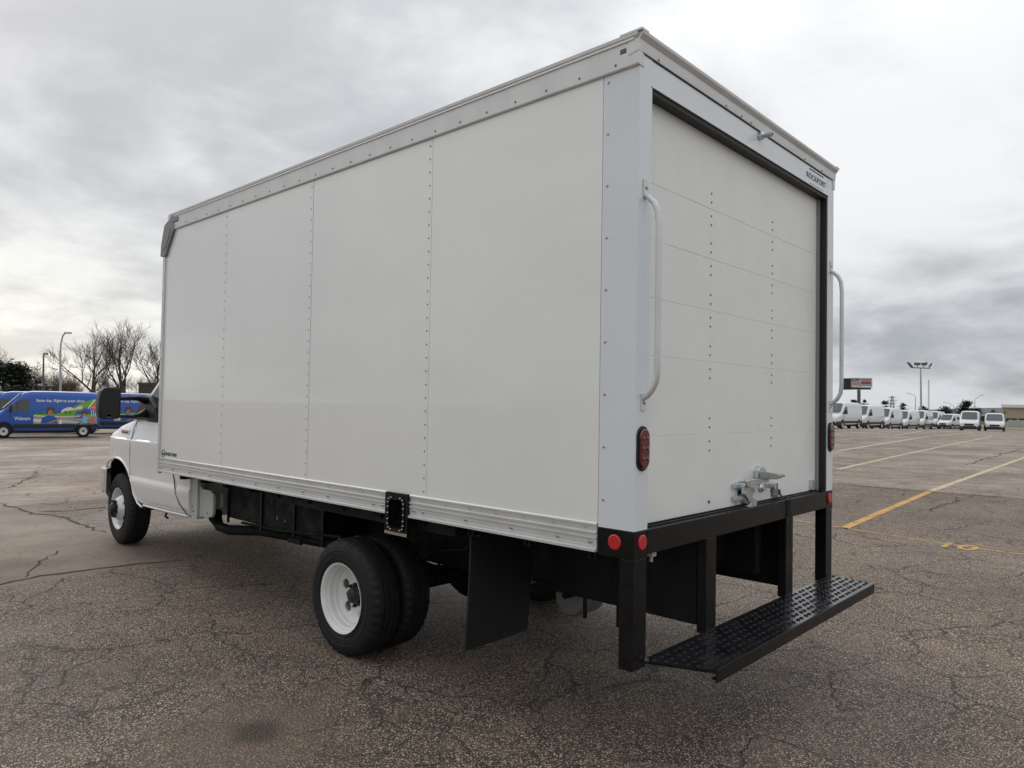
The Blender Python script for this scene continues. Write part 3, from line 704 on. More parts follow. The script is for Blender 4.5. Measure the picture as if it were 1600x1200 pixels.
# rear wheel
RR = .376
rw = MB().lathe([(.012, .205), (.0, .222), (-.004, .226), (.002, .212), (.012, .205), (.032, .201), (.040, .193), (.075, .191), (.082, .183), (.100, .180), (.106, .170), (.20, .175), (.21, .20), (.03, .205)], (0, 0, 0), 0, 56).build('wheel', M['wheel_white'], T, smooth=30, off=(0, 0, 0))
tyre_mesh(.215, RR, .214).build('tyre', M['rubber'], rw, smooth=28, off=(0, 0, 0))
dsc = MB().lathe([(.102, .176), (.108, .160), (.114, .150), (.124, .10), (.118, .05), (.130, .05), (.136, .10), (.126, .150), (.114, .176), (.102, .176)], (0, 0, 0), 0, 56).build('rim_disc', M['wheel_white'], rw, smooth=30, off=(0, 0, 0))
cut = []
for k in range(5):
    a = 2*math.pi*(k+.35)/5; c = (0, .126*math.cos(a), .126*math.sin(a))
    mb = MB(); rg = []
    for xx in (.05, .2):
        rg.append([(xx, c[1]+(.036*math.cos(t)*(-math.sin(a)) + .028*math.sin(t)*math.cos(a)), c[2]+(.036*math.cos(t)*math.cos(a)+.028*math.sin(t)*math.sin(a))) for t in [2*math.pi*i/14 for i in range(14)]])
    cut.append(mb.loop(rg).build('cutter', M['wheel_white'], off=(0, 0, 0))); cut[-1].location = LOC0
boolcut(dsc, cut); sharp(dsc.data, 30)
hub = MB().lathe([(.135, .070), (.116, .068), (.108, .060), (.092, .050), (.080, .046), (.074, .034), (.074, 0)], (0, 0, 0), 0, 28)
for k in range(8):
    a = 2*math.pi*k/8; hub.tube([(.13, .070*math.cos(a), .070*math.sin(a)), (.098, .070*math.cos(a), .070*math.sin(a))], .0115, 6)
hub.build('hub', M['dark_hub'], rw, smooth=30, off=(0, 0, 0))
MB().lathe([(.185, .0), (.185, .185)], (0, 0, 0), 0, 32).build('brake_drum', M['chassis'], rw, off=(0, 0, 0))
set_loc(rw, .042, AY, RR-.004)
w2 = part_copy(rw, T, (0, 0, 0)); set_loc(w2, .29, AY, RR-.004)
for x in (.042, .29): w3 = part_copy(rw, T, (0, 0, 0), True); set_loc(w3, BW-x, AY, RR-.004)
# front wheel
FRR = .388
fwl = MB().lathe([(.012, .205), (.0, .222), (-.004, .226), (.002, .212), (.012, .204), (.035, .192), (.07, .185), (.09, .180), (.10, .17)], (0, 0, 0), 0, 56).build('wheel', M['wheel_steel'], T, smooth=30, off=(0, 0, 0))
tyre_mesh(.225, FRR, .214).build('tyre', M['rubber'], fwl, smooth=28, off=(0, 0, 0))
fd = MB().lathe([(.095, .182), (.075, .172), (.035, .150), (-.005, .118), (-.022, .105), (-.028, .098), (-.026, .06), (-.012, .055), (-.002, .10), (.025, .13), (.06, .155), (.095, .170), (.095, .182)], (0, 0, 0), 0, 56).build('rim_disc', M['wheel_steel'], fwl, smooth=30, off=(0, 0, 0))
cut = []
for k in range(5):
    a = 2*math.pi*(k+.1)/5
    rg = [[(xx, .146*math.cos(a)+(.030*math.cos(t)*(-math.sin(a))+.018*math.sin(t)*math.cos(a)), .146*math.sin(a)+(.030*math.cos(t)*math.cos(a)+.018*math.sin(t)*math.sin(a))) for t in [2*math.pi*i/14 for i in range(14)]] for xx in (-.05, .2)]
    cut.append(MB().loop(rg).build('cutter', M['wheel_steel'], off=(0, 0, 0))); cut[-1].location = LOC0
boolcut(fd, cut); sharp(fd.data, 30)
hub = MB().lathe([(-.02, .062), (-.060, .058), (-.085, .050), (-.090, .0)], (0, 0, 0), 0, 28)
for k in range(8):
    a = 2*math.pi*(k+.5)/8; hub.tube([(-.01, .083*math.cos(a), .083*math.sin(a)), (-.062, .083*math.cos(a), .083*math.sin(a))], .0145, 8)
hub.build('hub', M['dark_hub'], fwl, smooth=30, off=(0, 0, 0))
MB().lathe([(.115, .0), (.115, .20)], (0, 0, 0), 0, 32).build('brake_disc', M['chassis'], fwl, off=(0, 0, 0))
FYW = 6.80; FZ = FRR+H(.4, FYW)-.004
set_loc(fwl, .262, FYW, FZ); fwl.rotation_euler = (0, 0, R(-2))
f2 = part_copy(fwl, T, (0, 0, 0), True); set_loc(f2, BW-.262, FYW, FZ); f2.rotation_euler = (0, 0, math.pi+R(-2))
MB().tube([(.45, FYW, FZ), (BW-.45, FYW, FZ)], .05, 12).build('front_axle', M['chassis'], T, smooth=60)

# --- cab
XC = 1.22
def cab_sec(y, w_, zb, zt, crown):
    return [(0, zb), (w_*.90, zb), (w_*.945, zb+.004), (w_*.985, zb+.05), (w_-.004, zb+.10), (w_+.003, .74), (w_+.006, .785), (w_-.004, .815), (w_-.008, .84), (w_-.006, .95), (w_-.006, 1.10), (w_-.002, 1.185), (w_-.004, 1.200), (w_-.020, 1.212), (w_-.026, 1.235),
            (w_-.040, min(1.30, zt-.05)), (w_-.065, zt-.028), (w_-.105, zt-.004), (w_-.18, zt+.006), (w_*.55, zt+crown*.6), (0, zt+crown)]
st = [(4.93, 1.005, .545, 1.40, .0), (5.3, 1.01, .54, 1.42, .0), (5.9, 1.012, .535, 1.425, .0), (6.2, 1.012, .53, 1.425, .01), (6.38, 1.012, .53, 1.418, .02), (6.6, 1.010, .53, 1.392, .035), (6.82, 1.002, .53, 1.355, .045), (7.0, .985, .535, 1.312, .05), (7.13, .955, .54, 1.272, .05), (7.23, .915, .55, 1.238, .045), (7.31, .86, .56, 1.21, .04), (7.37, .79, .57, 1.19, .03)]
rings = []
for y, w_, zb, zt, cr in st:
    h = cab_sec(y, w_, zb, zt, cr)
    # features above the fender line flatten out towards the nose
    L = [(XC-dx, y+0, z) for dx, z in h]; Rr = [(XC+dx, y, z) for dx, z in reversed(h[1:-1])]
    rings.append(L+Rr)
cb_ = MB().loop(rings); cab = cb_.build('cab_body', M['cab_white'], T, smooth=32)
cab['_o'] = T['_o']
cut = []
for x0, x1 in ((-.1, .62), (BW-.62, BW+.1)):
    arc = [(6.745+.555*math.cos(a), .40+.585*math.sin(a)) for a in [math.pi*i/22 for i in range(20)]]
    P = [(6.745+.57, .2)] + arc + [(6.10, .56), (5.98, .50), (5.90, .40), (5.90, .2)]
    cut.append(MB().prism(P, 0, x0, x1).build('cutter', M['seal'], off=T['_o'])); cut[-1].location = LOC0
boolcut(cab, cut); sharp(cab.data, 32)
for s_ in (0, 1):
    mb = MB(); arc = [(6.745+.548*math.cos(a), .40+.578*math.sin(a)) for a in [math.pi*(i-2)/22 for i in range(22)]] + [(6.115, .56), (5.99, .50)]
    mb.loop([[(.232+.10*sstep(6.9, 7.3, p[0]), *p) for p in arc], [(.66, *p) for p in arc]], cap=False, closed=False)
    mb.add([(.66, 6.0, .48), (.66, 7.3, .42), (.66, 7.3, 1.05), (.66, 6.0, 1.05)], [(0, 1, 2, 3)])
    if s_: mirror(mb)
    mb.build('wheel_arch_liner', M['chassis'], cab)
    lip = MB().tube([(.213+.05*sstep(6.95, 7.3, y), y, z) for y, z in [(6.745+.562*math.cos(a), .40+.592*math.sin(a)) for a in [math.pi*(i+2)/22 for i in range(18)]]] + [(.210, 6.11, .565), (.216, 6.02, .535)], .011, 8)
    if s_: mirror(lip)
    lip.build('arch_lip', M['cab_white'], cab, smooth=60)
    def gl(path, r=.0035):
        m_ = MB().tube(path, r, 6)
        if s_: mirror(m_)
        return m_
    dr = gl([(XC-1.012+.075, 6.36, 1.41), (XC-.975, 6.365, 1.33), (XC-.988, 6.37, 1.24), (XC-1.008, 6.372, 1.19), (XC-1.005, 6.375, 1.0), (XC-1.003, 6.36, .86), (XC-1.016, 6.34, .79), (XC-1.010, 6.24, .66), (XC-.998, 6.12, .575)]).build('door_gap', M['gap'], cab)
    gl([(XC-1.005, 5.33, 1.0), (XC-1.006, 5.26, .88), (XC-1.016, 5.21, .79), (XC-1.010, 5.19, .73), (XC-1.008, 5.12, .66), (XC-.998, 4.97, .575)], .005).build('door_gap', M['gap'], cab)
    sl_ = gl([(XC-.992, 6.0, .553), (XC-.992, 5.4, .556), (XC-.99, 4.96, .563)], .014).build('sill_bead', M['cab_white'], cab, smooth=60)
    # badge on the fender
    bp_ = on(0, .235, 196, 674)
    bd = MB().box(XC-.992, XC-.962, bp_.y-.10, bp_.y+.10, bp_.z-.022, bp_.z+.022)
    if s_: mirror(bd)
    bd = bd.build('badge', M['chrome'], cab, bevel=.003)
    b2 = MB().box(XC-.994, XC-.990, bp_.y-.085, bp_.y+.085, bp_.z-.014, bp_.z-.002)
    if s_: mirror(b2)
    b2.build('badge_panel', M['gap'], bd)
# greenhouse
lo = [(XC-.94, 5.06), (XC-.945, 6.50), (XC-.86, 6.64), (XC-.4, 6.76), (XC+.4, 6.76), (XC+.86, 6.64), (XC+.945, 6.50), (XC+.94, 5.06)]
hi = [(XC-.86, 5.06), (XC-.86, 5.70), (XC-.78, 5.80), (XC-.35, 5.90), (XC+.35, 5.90), (XC+.78, 5.80), (XC+.86, 5.70), (XC+.86, 5.06)]
def lv(z0, z1, t): return [(a[0]+(b[0]-a[0])*t, a[1]+(b[1]-a[1])*t, z0+(z1-z0)*t) for a, b in zip(lo, hi)]
gh = MB().loop([lv(1.40, 2.04, 0), lv(1.40, 2.04, 1), [(XC+(x-XC)*.9, 5.06+(y-5.06)*.9, 2.12) for x, y, z in lv(1.4, 2.04, 1)]]).build('cab_roof', M['cab_white'], T, smooth=30, bevel=.02)
def quad_side(t0, t1, m, name, lift=.006, y0=5.08, ymg=.10):
    P = []
    for t in (t0, t1):
        a, b = lo[0], lo[1]; c, d = hi[0], hi[1]
        z = 1.40+.64*t; xx = a[0]+(c[0]-a[0])*t; yb = b[1]+(d[1]-b[1])*t
        P += [(xx-lift-.008, y0, z), (xx-lift-.008, yb-ymg, z)]
    return MB().loop([[P[0], P[1], P[3], P[2]], [(x+.02, y, z) for x, y, z in (P[0], P[1], P[3], P[2])]])
for s_ in (0, 1):
    q = quad_side(.06, .90, M['glass'], '')
    if s_: mirror(q)
    q.build('side_window', M['glass'], gh)
    q = MB().loop([[(XC-.965, 5.06, 1.405), (XC-.965, 6.05, 1.405), (XC-.960, 6.05, 1.43), (XC-.955, 5.06, 1.445)], [(XC-.93, 5.06, 1.405), (XC-.93, 6.05, 1.405), (XC-.93, 6.05, 1.43), (XC-.93, 5.06, 1.445)]])
    if s_: mirror(q)
    q.build('belt_seal', M['seal'], gh)
ws = MB(); t0, t1 = .06, .93
A = [lv(1.40, 2.04, t0)[i] for i in (2, 3, 4, 5)]; B = [lv(1.40, 2.04, t1)[i] for i in (2, 3, 4, 5)]
ws.add([(x, y+.012, z+.008) for x, y, z in A+B], [(0, 1, 5, 4), (1, 2, 6, 5), (2, 3, 7, 6)]); ws.build('windscreen', M['glass'], gh).modifiers.new('s', 'SOLIDIFY').thickness = .004
# mirrors
def mirror_parts(s_):
    def fl(mb): return mirror(mb) if s_ else mb
    o = oval_box = MB(); n = 8
    def head(y, sx, sz, cx=-.185, cz=1.588):
        return [(cx+.098*sx*p[0], y, cz+.152*sz*p[1]) for p in [(-.62, -1), (.75, -1), (.95, -.9), (1, -.7), (1, .72), (.95, .92), (.8, 1), (-.25, 1), (-.6, .93), (-.85, .7), (-.98, .3), (-1, -.6), (-.9, -.88)]]
    hd_ = fl(MB().loop([head(5.80, .90, .94), head(5.81, 1, 1), head(5.87, 1.0, 1.0), head(5.93, .86, .88), head(5.96, .6, .6)])).build('mirror_head', M['plastic'], T, smooth=40)
    fl(MB().loop([head(5.797, .84, .88), head(5.803, .84, .88)])).build('mirror_glass', mat('mirror_dark', (.012, .013, .014), .25), hd_)
    fl(MB().loop([[(x, y, z) for x, y, z in [(-.21, 5.797, 1.452), (-.175, 5.797, 1.450), (-.175, 5.797, 1.478), (-.21, 5.797, 1.478)]], [(x, 5.8035, z) for x, z in [(-.21, 1.452), (-.175, 1.450), (-.175, 1.478), (-.21, 1.478)]]])).build('mirror_sticker', M['grey_prim'], hd_)
    fl(MB().tube([(-.10, 5.86, 1.632), (.02, 5.88, 1.638), (.13, 5.97, 1.64), (.25, 6.08, 1.62)], [.021, .022, .028, .045], 10)).build('mirror_arm', M['plastic'], hd_, smooth=60)
    fl(MB().tube([(-.10, 5.86, 1.462), (.03, 5.88, 1.455), (.14, 5.97, 1.462), (.26, 6.08, 1.49)], [.017, .018, .026, .05], 10)).build('mirror_arm', M['plastic'], hd_, smooth=60)
    SP = [(5.78, 1.415), (6.44, 1.415), (6.34, 1.50), (6.15, 1.685), (6.03, 1.655), (5.84, 1.55)]
    sail = MB().loop([[(.235+.05*(z-1.41), y, z) for y, z in SP], [(.31+.05*(z-1.41), y, z) for y, z in SP]])
    fl(sail).build('mirror_sail', M['plastic'], hd_, bevel=.012)
for s_ in (0, 1): mirror_parts(s_)
# nose: bumper, grille, lamps
bmp = MB(); R_ = []
for y, xx in ((7.06, .222), (7.20, .215), (7.33, .245), (7.42, .34), (7.46, .60)): R_.append((xx, y))
sec = [(.0, .60), (.0, .84), (.012, .855), (.05, .855), (.05, .60)]
pathp = [(x, y) for x, y in R_] + [(BW-x, y) for x, y in reversed(R_)]
rings = []
for i, (x, y) in enumerate(pathp):
    a = Vector(pathp[max(0, i-1)]); b = Vector(pathp[min(len(pathp)-1, i+1)]); t_ = (b-a).normalized(); nrm = Vector((t_.y, -t_.x))
    rings.append([(x+nrm.x*d, y+nrm.y*d, z) for d, z in sec])
bmp.loop(rings); bumper = bmp.build('front_bumper', M['chrome'], T, smooth=30)
MB().loop([[(x+.03*(1 if x < XC else -1), y-.03, .60) for x, y in pathp], [(x+.09*(1 if x < XC else -1), y-.06, .47) for x, y in pathp]], cap=False, closed=False).build('air_dam', M['plastic'], bumper).modifiers.new('s', 'SOLIDIFY').thickness = .01
gr = MB().box(XC-.55, XC+.55, 7.35, 7.385, .88, 1.16).build('grille', M['plastic'], T, bevel=.01)
for k in range(4): MB().box(XC-.53, XC+.53, 7.384, 7.395, .91+.065*k, .93+.065*k).build('grille_bar', M['chrome'], gr)
for s_ in (0, 1):
    q = MB().loop([[(XC-.86, 7.30, .90), (XC-.58, 7.385, .90), (XC-.58, 7.385, 1.15), (XC-.86, 7.30, 1.15)], [(XC-.94, 7.02, .92), (XC-.58, 7.30, .90), (XC-.58, 7.30, 1.15), (XC-.94, 7.02, 1.13)]])
    if s_: mirror(q)
    q.build('headlamp', M['lamp'], T, bevel=.01)
# cab rear corner brackets seen under the box
def brk():
    mb = MB(); P = [(5.18, .93), (5.10, .74), (4.91, .562), (4.80, .555), (4.80, .93)]; return mb.prism(P, 0, .235, .30)
both(brk, 'cab_rear_corner', M['grey_prim'])
def brk2(): return MB().prism([(4.80, .60), (4.79, .575), (4.55, .60), (4.53, .64), (4.53, .80), (4.60, .83), (4.76, .83), (4.80, .86)], 0, .255, .28)
both(brk2, 'chassis_bracket', M['grey_prim'], bevel=.004)
bh = MB()
for yy, zz in ((5.0, .80), (4.96, .84), (4.90, .66), (4.88, .62)): bh.dome((.235, yy, zz), .011, (-1, 0, 0), .15, 10)
bh.dome((.255, 4.64, .625), .011, (-1, 0, 0), .15, 10); tag(bh.build('bracket_holes', M['gap'], T), kind='stuff')
MB().tube([(.35, 5.72, .52), (.33, 5.72, .46), (.33, 5.66, .455)], .011, 8).build('jack_stud', M['chassis'], T)
MB().box(.62, BW-.62, 4.9, 7.2, .57, .70).build('cab_underside', M['chassis'], T)

# ================================================================== vans
def van_hw(z):
    if z < 1.25: return 1.0-.05*sstep(.75, .30, z)-.0
    return 1.0-.13*((z-1.25)/1.1)**1.15
def van_meshes(body_mat, key):
    """template parts in local space: nose towards +y, origin on the ground"""
    # station: y, zb, zt, width factor
    st = [(-2.80, .52, 2.02, .90), (-2.79, .50, 2.16, .955), (-2.74, .46, 2.27, .985), (-2.5, .40, 2.335, 1.), (-1.5, .36, 2.365, 1.), (-.4, .34, 2.375, 1.), (.55, .33, 2.365, 1.), (.88, .33, 2.30, .998), (1.05, .33, 2.18, .995), (1.28, .33, 1.965, .992), (1.55, .33, 1.70, .99), (1.80, .33, 1.44, .985), (1.92, .32, 1.335, .98), (2.2, .30, 1.245, .965), (2.45, .29, 1.165, .93), (2.60, .29, 1.08, .88), (2.70, .30, .98, .81), (2.745, .33, .86, .74)]
    lev = [0, .03, .10, .20, .32, .44, .56, .68, .78, .86, .92, .96, .985]
    rings = []
    for y, zb, zt, wf in st:
        h = [(0, zb)]
        for t in lev:
            z = zb+(zt-zb)*t
            rnd = 1.-.115*max(0, (t-.86)/.125)**2.2 if t > .86 else 1.
            if t == 0: rnd = .93
            h.append((van_hw(z)*wf*rnd, z))
        h += [(van_hw(zt)*wf*.72, zt), (van_hw(zt)*wf*.40, zt+.018), (0, zt+.024)]
        rings.append([(-dx, y, z) for dx, z in h] + [(dx, y, z) for dx, z in reversed(h[1:-1])])
    o = MB().loop(rings).build('body', body_mat, smooth=35, off=(0, 0, 0))
    cut = []
    for yy in (1.76, -1.99):
        for x0, x1 in ((-1.3, -.62), (.62, 1.3)):
            P = [(yy+.43*math.cos(a), .37+.43*math.sin(a)) for a in [2*math.pi*i/28 for i in range(28)]]
            cut.append(MB().prism(P, 0, x0, x1).build('cutter', M['clad'], off=(0, 0, 0)))
    boolcut(o, cut); sharp(o.data, 35)
    return o
def side_pts(P, lift, sgn): return [(sgn*(van_hw(z)+lift), y, z) for y, z in P]
def side_patch(P, sgn, lift=.006, thick=.012):
    a = side_pts(P, lift, sgn); b = side_pts(P, lift-thick, sgn); return MB().loop([a, b])
def make_van(name, label, group, body_mat, key, loc=(0, 0, 0), rz=0):
    t = thing(name, label, 'van', loc, rz, group)
    b = van_meshes(body_mat, key); b.parent = t
    # windscreen on the sloping face
    A = [(-.80, 1.78, 1.475), (-.45, 1.84, 1.478), (.45, 1.84, 1.478), (.80, 1.78, 1.475)]
    B = [(-.72, 1.02, 2.205), (-.42, 1.045, 2.235), (.42, 1.045, 2.235), (.72, 1.02, 2.205)]
    q = MB().add([(x, y+.045, z+.035) for x, y, z in A+B], [(0, 1, 5, 4), (1, 2, 6, 5), (2, 3, 7, 6)]).build('windscreen', M['wind'], t); q.modifiers.new('s', 'SOLIDIFY').thickness = .01
    for s_ in (-1, 1):
        side_patch([(1.74, 1.32), (.62, 1.30), (.62, 1.95), (.95, 1.97), (1.12, 1.88)], s_).build('side_window', M['glass'], t)
        side_patch([(1.20, 1.31), (1.17, 1.31), (1.17, 1.86), (1.20, 1.84)], s_, .009).build('window_bar', M['clad'], t)
        # cladding strips
        for y0, y1 in ((1.33, -1.56), (-2.42, -2.74)):
            side_patch([(y0, .50), (y1, .50), (y1, .70), (y0, .70)], s_, .014, .03).build('side_moulding', M['clad'], t)
            side_patch([(y0, .34), (y1, .36), (y1, .42), (y0, .40)], s_, .0, .03).build('sill', M['clad'], t)
        for yy in (1.76, -1.99):
            mb = MB(); ar = [R(-5+190*i/16) for i in range(17)]
            mb.loop([[(s_*(van_hw(.7)+.014), yy+r*math.cos(a), .37+r*math.sin(a)) for a in ar] for r in (.425, .47)], cap=False, closed=False)
            mb.build('arch_trim', M['clad'], t).modifiers.new('s', 'SOLIDIFY').thickness = .02
            wl = MB()
            for (a, r) in ():
                pass
            tp = [(.0, .20), (-.0, .24), (.0, .31), (.02, .345), (.06, .352), (.17, .352), (.2, .33), (.2, .2)]
            wh = MB().lathe([(-s_*a+s_*.985, r) for a, r in tp], (0, yy, .352), 0, 28).build('wheel', M['rubber'], t, smooth=40)
            MB().lathe([(s_*(.985-a), r) for a, r in [(.008, .205), (.015, .19), (.05, .17), (.055, .14), (.03, .12), (.03, .05), (.02, .04), (.02, 0)]], (0, yy, .352), 0, 24).build('rim', M['wheel_steel'], wh, smooth=40)
            MB().lathe([(s_*(.985-a), r) for a, r in [(.028, .06), (.012, .055), (.012, 0)]], (0, yy, .352), 0, 14).build('hub', M['dark_hub'], wh, smooth=40)
        # door gaps
        for yg, z0, z1 in ((.50, .70, 2.10), (-.72, .70, 2.10), (1.50, .80, 1.30)):
            side_patch([(yg-.008, z0), (yg+.008, z0), (yg+.008, z1), (yg-.008, z1)], s_, .003, .01).build('door_gap', M['gap'], t)
        side_patch([(.50, 1.235), (-2.66, 1.245), (-2.66, 1.262), (.50, 1.252)], s_, .004, .01).build('body_crease', M['grey_prim'] if key == 'white' else M['dkblue'], t)  # crease shade painted on as a strip darker than the body
        mr = MB().loop([[(s_*x, y, z) for x, z in ((1.03, 1.34), (1.22, 1.32), (1.25, 1.40), (1.24, 1.64), (1.19, 1.68), (1.06, 1.66))] for y in (1.42, 1.54)]).build('mirror', M['clad'], t, bevel=.02)
        MB().box(min(s_*.95, s_*1.1), max(s_*.95, s_*1.1), 1.45, 1.52, 1.33, 1.40).build('mirror_arm', M['clad'], mr)
        hl = MB().loop([[(s_*.52, 2.60, .95), (s_*.84, 2.50, .98), (s_*.93, 2.26, 1.06), (s_*.86, 2.36, 1.155), (s_*.56, 2.58, 1.06)], [(s_*.50, 2.66, .93), (s_*.855, 2.56, .96), (s_*.965, 2.26, 1.05), (s_*.88, 2.40, 1.165), (s_*.55, 2.63, 1.085)]])
        hl.build('headlamp', M['lamp'], t)
        MB().box(min(s_*.80, s_*.93), max(s_*.80, s_*.93), -2.81, -2.77, .95, 1.6).build('tail_lamp', M['tail'], t, bevel=.01)
    MB().loop([[(-.45, 2.72, .70), (.45, 2.72, .70), (.52, 2.70, .93), (-.52, 2.70, .93)], [(-.45, 2.775, .70), (.45, 2.775, .70), (.50, 2.755, .92), (-.50, 2.755, .92)]]).build('grille', M['clad'], t, bevel=.01)
    P = [(-1.0, 2.12), (-.97, 2.42), (-.86, 2.66), (-.6, 2.79), (0, 2.83), (.6, 2.79), (.86, 2.66), (.97, 2.42), (1.0, 2.12)]
    MB().loop([[(x, y, .28) for x, y in P], [(x*1.012, y+.012, .45) for x, y in P], [(x*1.005, y+.005, .66) for x, y in P]], cap=False, closed=False).build('front_bumper', M['clad'], t).modifiers.new('s', 'SOLIDIFY').thickness = .04
    MB().box(-.97, .97, -2.86, -2.70, .42, .62).build('rear_bumper', M['clad'], t, bevel=.03)
    MB().box(-.93, .93, -2.6, 2.5, .27, .40).build('underbody', M['chassis'], t)
    return t
def put_van(v, px, py_, depth, az, sc=1.):
    """stand the van's centre on the ground at this depth along the ray"""
    p = dep(px, py_, depth); v.location = (p.x, p.y, H(p.x, p.y)); v.rotation_euler = (0, 0, -az); v.scale = (sc, sc, sc)
    for _ in range(1): pass

VW = make_van('cargo_van', 'white cargo van at the head of the line, seen beside the truck', 'white vans waiting in a line', M['van_white'], 'white')
line = [  # pixel of the van's middle, depth, label
    (1317.5, 655, 69.5, 'white cargo van at the head of the line below the billboard'),
    (1356.5, 655, 76.0, 'second white cargo van in the line, just behind the leading one'),
    (1389.5, 655, 82.5, 'third white cargo van in the line, between billboard and light mast'),
    (1418.5, 655, 89.0, 'fourth white cargo van in the line, before the floodlight mast'),
    (1443.0, 655, 95.5, 'fifth white cargo van in the line, just past the floodlight mast'),
    (1464.5, 655, 103., 'sixth white cargo van at the tail of the line')]
def free_copy(src, label): c = copy_tree(src); c['label'] = label; return c
vans = []
for i, (px_, py_, d, lb) in enumerate(line):
    v = VW if i == 0 else free_copy(VW, lb); v['label'] = lb; vans.append(v)
    put_van(v, px_-5.5, py_, d, R(273.5-1.*i+(0, .8, -.6, 1., -.5, .4)[i])); v.scale = (1.02, 1.03, (1.06, 1.05, 1.07, 1.04, 1.06, 1.02)[i])
v = free_copy(VW, 'low white van parked at an angle between the line and the dark evergreen'); v['group'] = 'white vans parked by the grass verge'; put_van(v, 1486, 655, 100., R(283), .86)
v = free_copy(VW, 'white high-roofed van facing the truck in front of the dark evergreen'); v['group'] = 'white vans parked by the grass verge'; put_van(v, 1516, 655, 86., R(262)); v.scale = (1., 1., 1.)
v = free_copy(VW, 'white van with dark grille facing the truck, next to the beige building'); v['group'] = 'white vans parked by the grass verge'; put_van(v, 1554, 655, 86., R(261)); v.scale = (1.02, 1., .90)

# blue delivery vans on the left
VB = make_van('delivery_van', 'blue delivery van with a painted doorstep scene along its side', 'blue delivery vans', M['van_blue'], 'blue')
S1 = -1   # the side towards the truck is the driver's side (local -x)
def deco(P, m, name, lift=.010): return side_patch(P, S1, lift, .006).build(name, m, VB)
def cmat(n, c): return mat('print_'+n, c, .35)
g1, g2, gw, gr1, gr2, brn, skin, lb_, org, dk = cmat('green', (.16, .38, .03)), cmat('leaf', (.05, .20, .03)), cmat('cloud', (.72, .66, .52)), cmat('road', (.30, .31, .31)), cmat('pavement', (.52, .51, .48)), cmat('brown', (.10, .035, .03)), cmat('skin', (.50, .19, .07)), cmat('sky_blue', (.22, .48, .72)), cmat('orange', (.62, .15, .06)), cmat('asphalt', (.12, .13, .14))
deco([(.42, 1.22), (-.3, 1.20), (-.8, 1.26), (-1.35, 1.52), (-1.9, 1.82), (-2.5, 2.02), (-2.66, 1.9), (-2.66, 1.12), (.42, 1.10)], g1, 'hill_print', .008)
deco([(-.85, 1.30), (-.95, 1.46), (-1.15, 1.56), (-1.35, 1.58), (-1.50, 1.50), (-1.58, 1.54), (-1.72, 1.62), (-1.9, 1.66), (-1.9, 1.50), (-1.35, 1.42)], gw, 'cloud_print', .0095)
deco([(.42, 1.14), (-2.66, 1.12), (-2.66, .70), (.42, .70)], gr1, 'road_print', .0095)
deco([(.42, 1.16), (-.9, 1.10), (-1.8, 1.14), (-1.8, 1.09), (-.9, 1.05), (.42, 1.10)], gw, 'kerb_print', .011)
deco([(-.6, .82), (-1.2, .78), (-1.9, .72), (-1.9, .78), (-1.2, .92), (-.6, .98)], gr2, 'pavement_print', .0115)
deco([(.42, .98), (.05, .96), (.05, .78), (.42, .82)], gw, 'box_print', .0115)
for y0, z0, r_ in ((-.05, 1.27, .10), (-1.10, 1.30, .09), (-1.32, 1.30, .08), (.25, 1.25, .07)):
    deco([(y0+r_*math.cos(a), z0+r_*math.sin(a)) for a in [2*math.pi*k/10 for k in range(10)]], g2, 'bush_print', .0115)
def figure(y0, z0, k):
    deco([(y0+k*.22*math.cos(a), z0+k*(.40+.17*math.sin(a))) for a in [2*math.pi*i/12 for i in range(12)]], brn, 'hair_print', .0125)
    deco([(y0+k*.12*math.cos(a), z0+k*(.26+.13*math.sin(a))) for a in [2*math.pi*i/10 for i in range(10)]], skin, 'face_print', .014)
figure(-.38, 1.03, 1.)
deco([(.08, .74), (-.72, .74), (-.68, 1.02), (-.50, 1.14), (-.20, 1.14), (.02, 1.02)], M['van_blue'], 'shirt_print', .0135)
deco([(-.30, .80), (-.62, .92), (-.84, 1.02), (-.90, .98), (-.62, .84), (-.32, .74)], skin, 'arm_print', .015)
deco([(-.80, .72), (-.93, .72), (-.93, .90), (-.80, .90)], M['lightpaint'], 'parcel_print', .0155)
deco([(-1.55, 1.02), (-2.0, 1.02), (-2.0, 1.40), (-1.66, 1.40), (-1.55, 1.24)], M['van_blue'], 'little_van_print', .0125)
figure(-2.02, .98, .75)
deco([(-1.90, .80), (-2.15, .74), (-2.25, .84), (-2.12, 1.12), (-1.95, 1.10)], lb_, 'sleeve_print', .0145)
deco([(-2.1, .86), (-2.45, .76), (-2.62, .78), (-2.62, .84), (-2.40, .88), (-2.2, .96)], skin, 'arm_print', .0155)
deco([(-2.30, .90), (-2.45, .86), (-2.55, 1.02), (-2.38, 1.12)], org, 'basket_print', .0158)
deco([(-2.25, 1.46), (-2.66, 1.40), (-2.66, 1.95), (-2.5, 1.82)], org, 'house_print', .0125)
deco([(-2.16, 1.52), (-2.22, 1.50), (-2.56, 1.98), (-2.50, 2.0)], M['lightpaint'], 'eave_print', .0138)
for k in range(3): deco([(-2.36-.1*k, 1.14), (-2.39-.1*k, 1.14), (-2.39-.1*k, 1.62), (-2.36-.1*k, 1.62)], M['lightpaint'], 'fence_print', .0138)
deco([(.48, .66), (-2.62, .66), (-2.62, .74), (.48, .72)], dk, 'hem_print', .0118)
def van_text(txt, y0, z0, length, hgt, par):
    mb = text_mb(txt, 1., .015); xs = [v[0] for v in mb.v]; s1 = length/(max(xs)-min(xs)); ys = [v[1] for v in mb.v]; s2 = hgt/(max(ys)-min(ys))
    xf(mb, lambda x, y, z: (S1*(van_hw(z0+y*s2)+.012), y0-x*s1, z0+y*s2)); mb.build('lettering', M['lightpaint'], par)
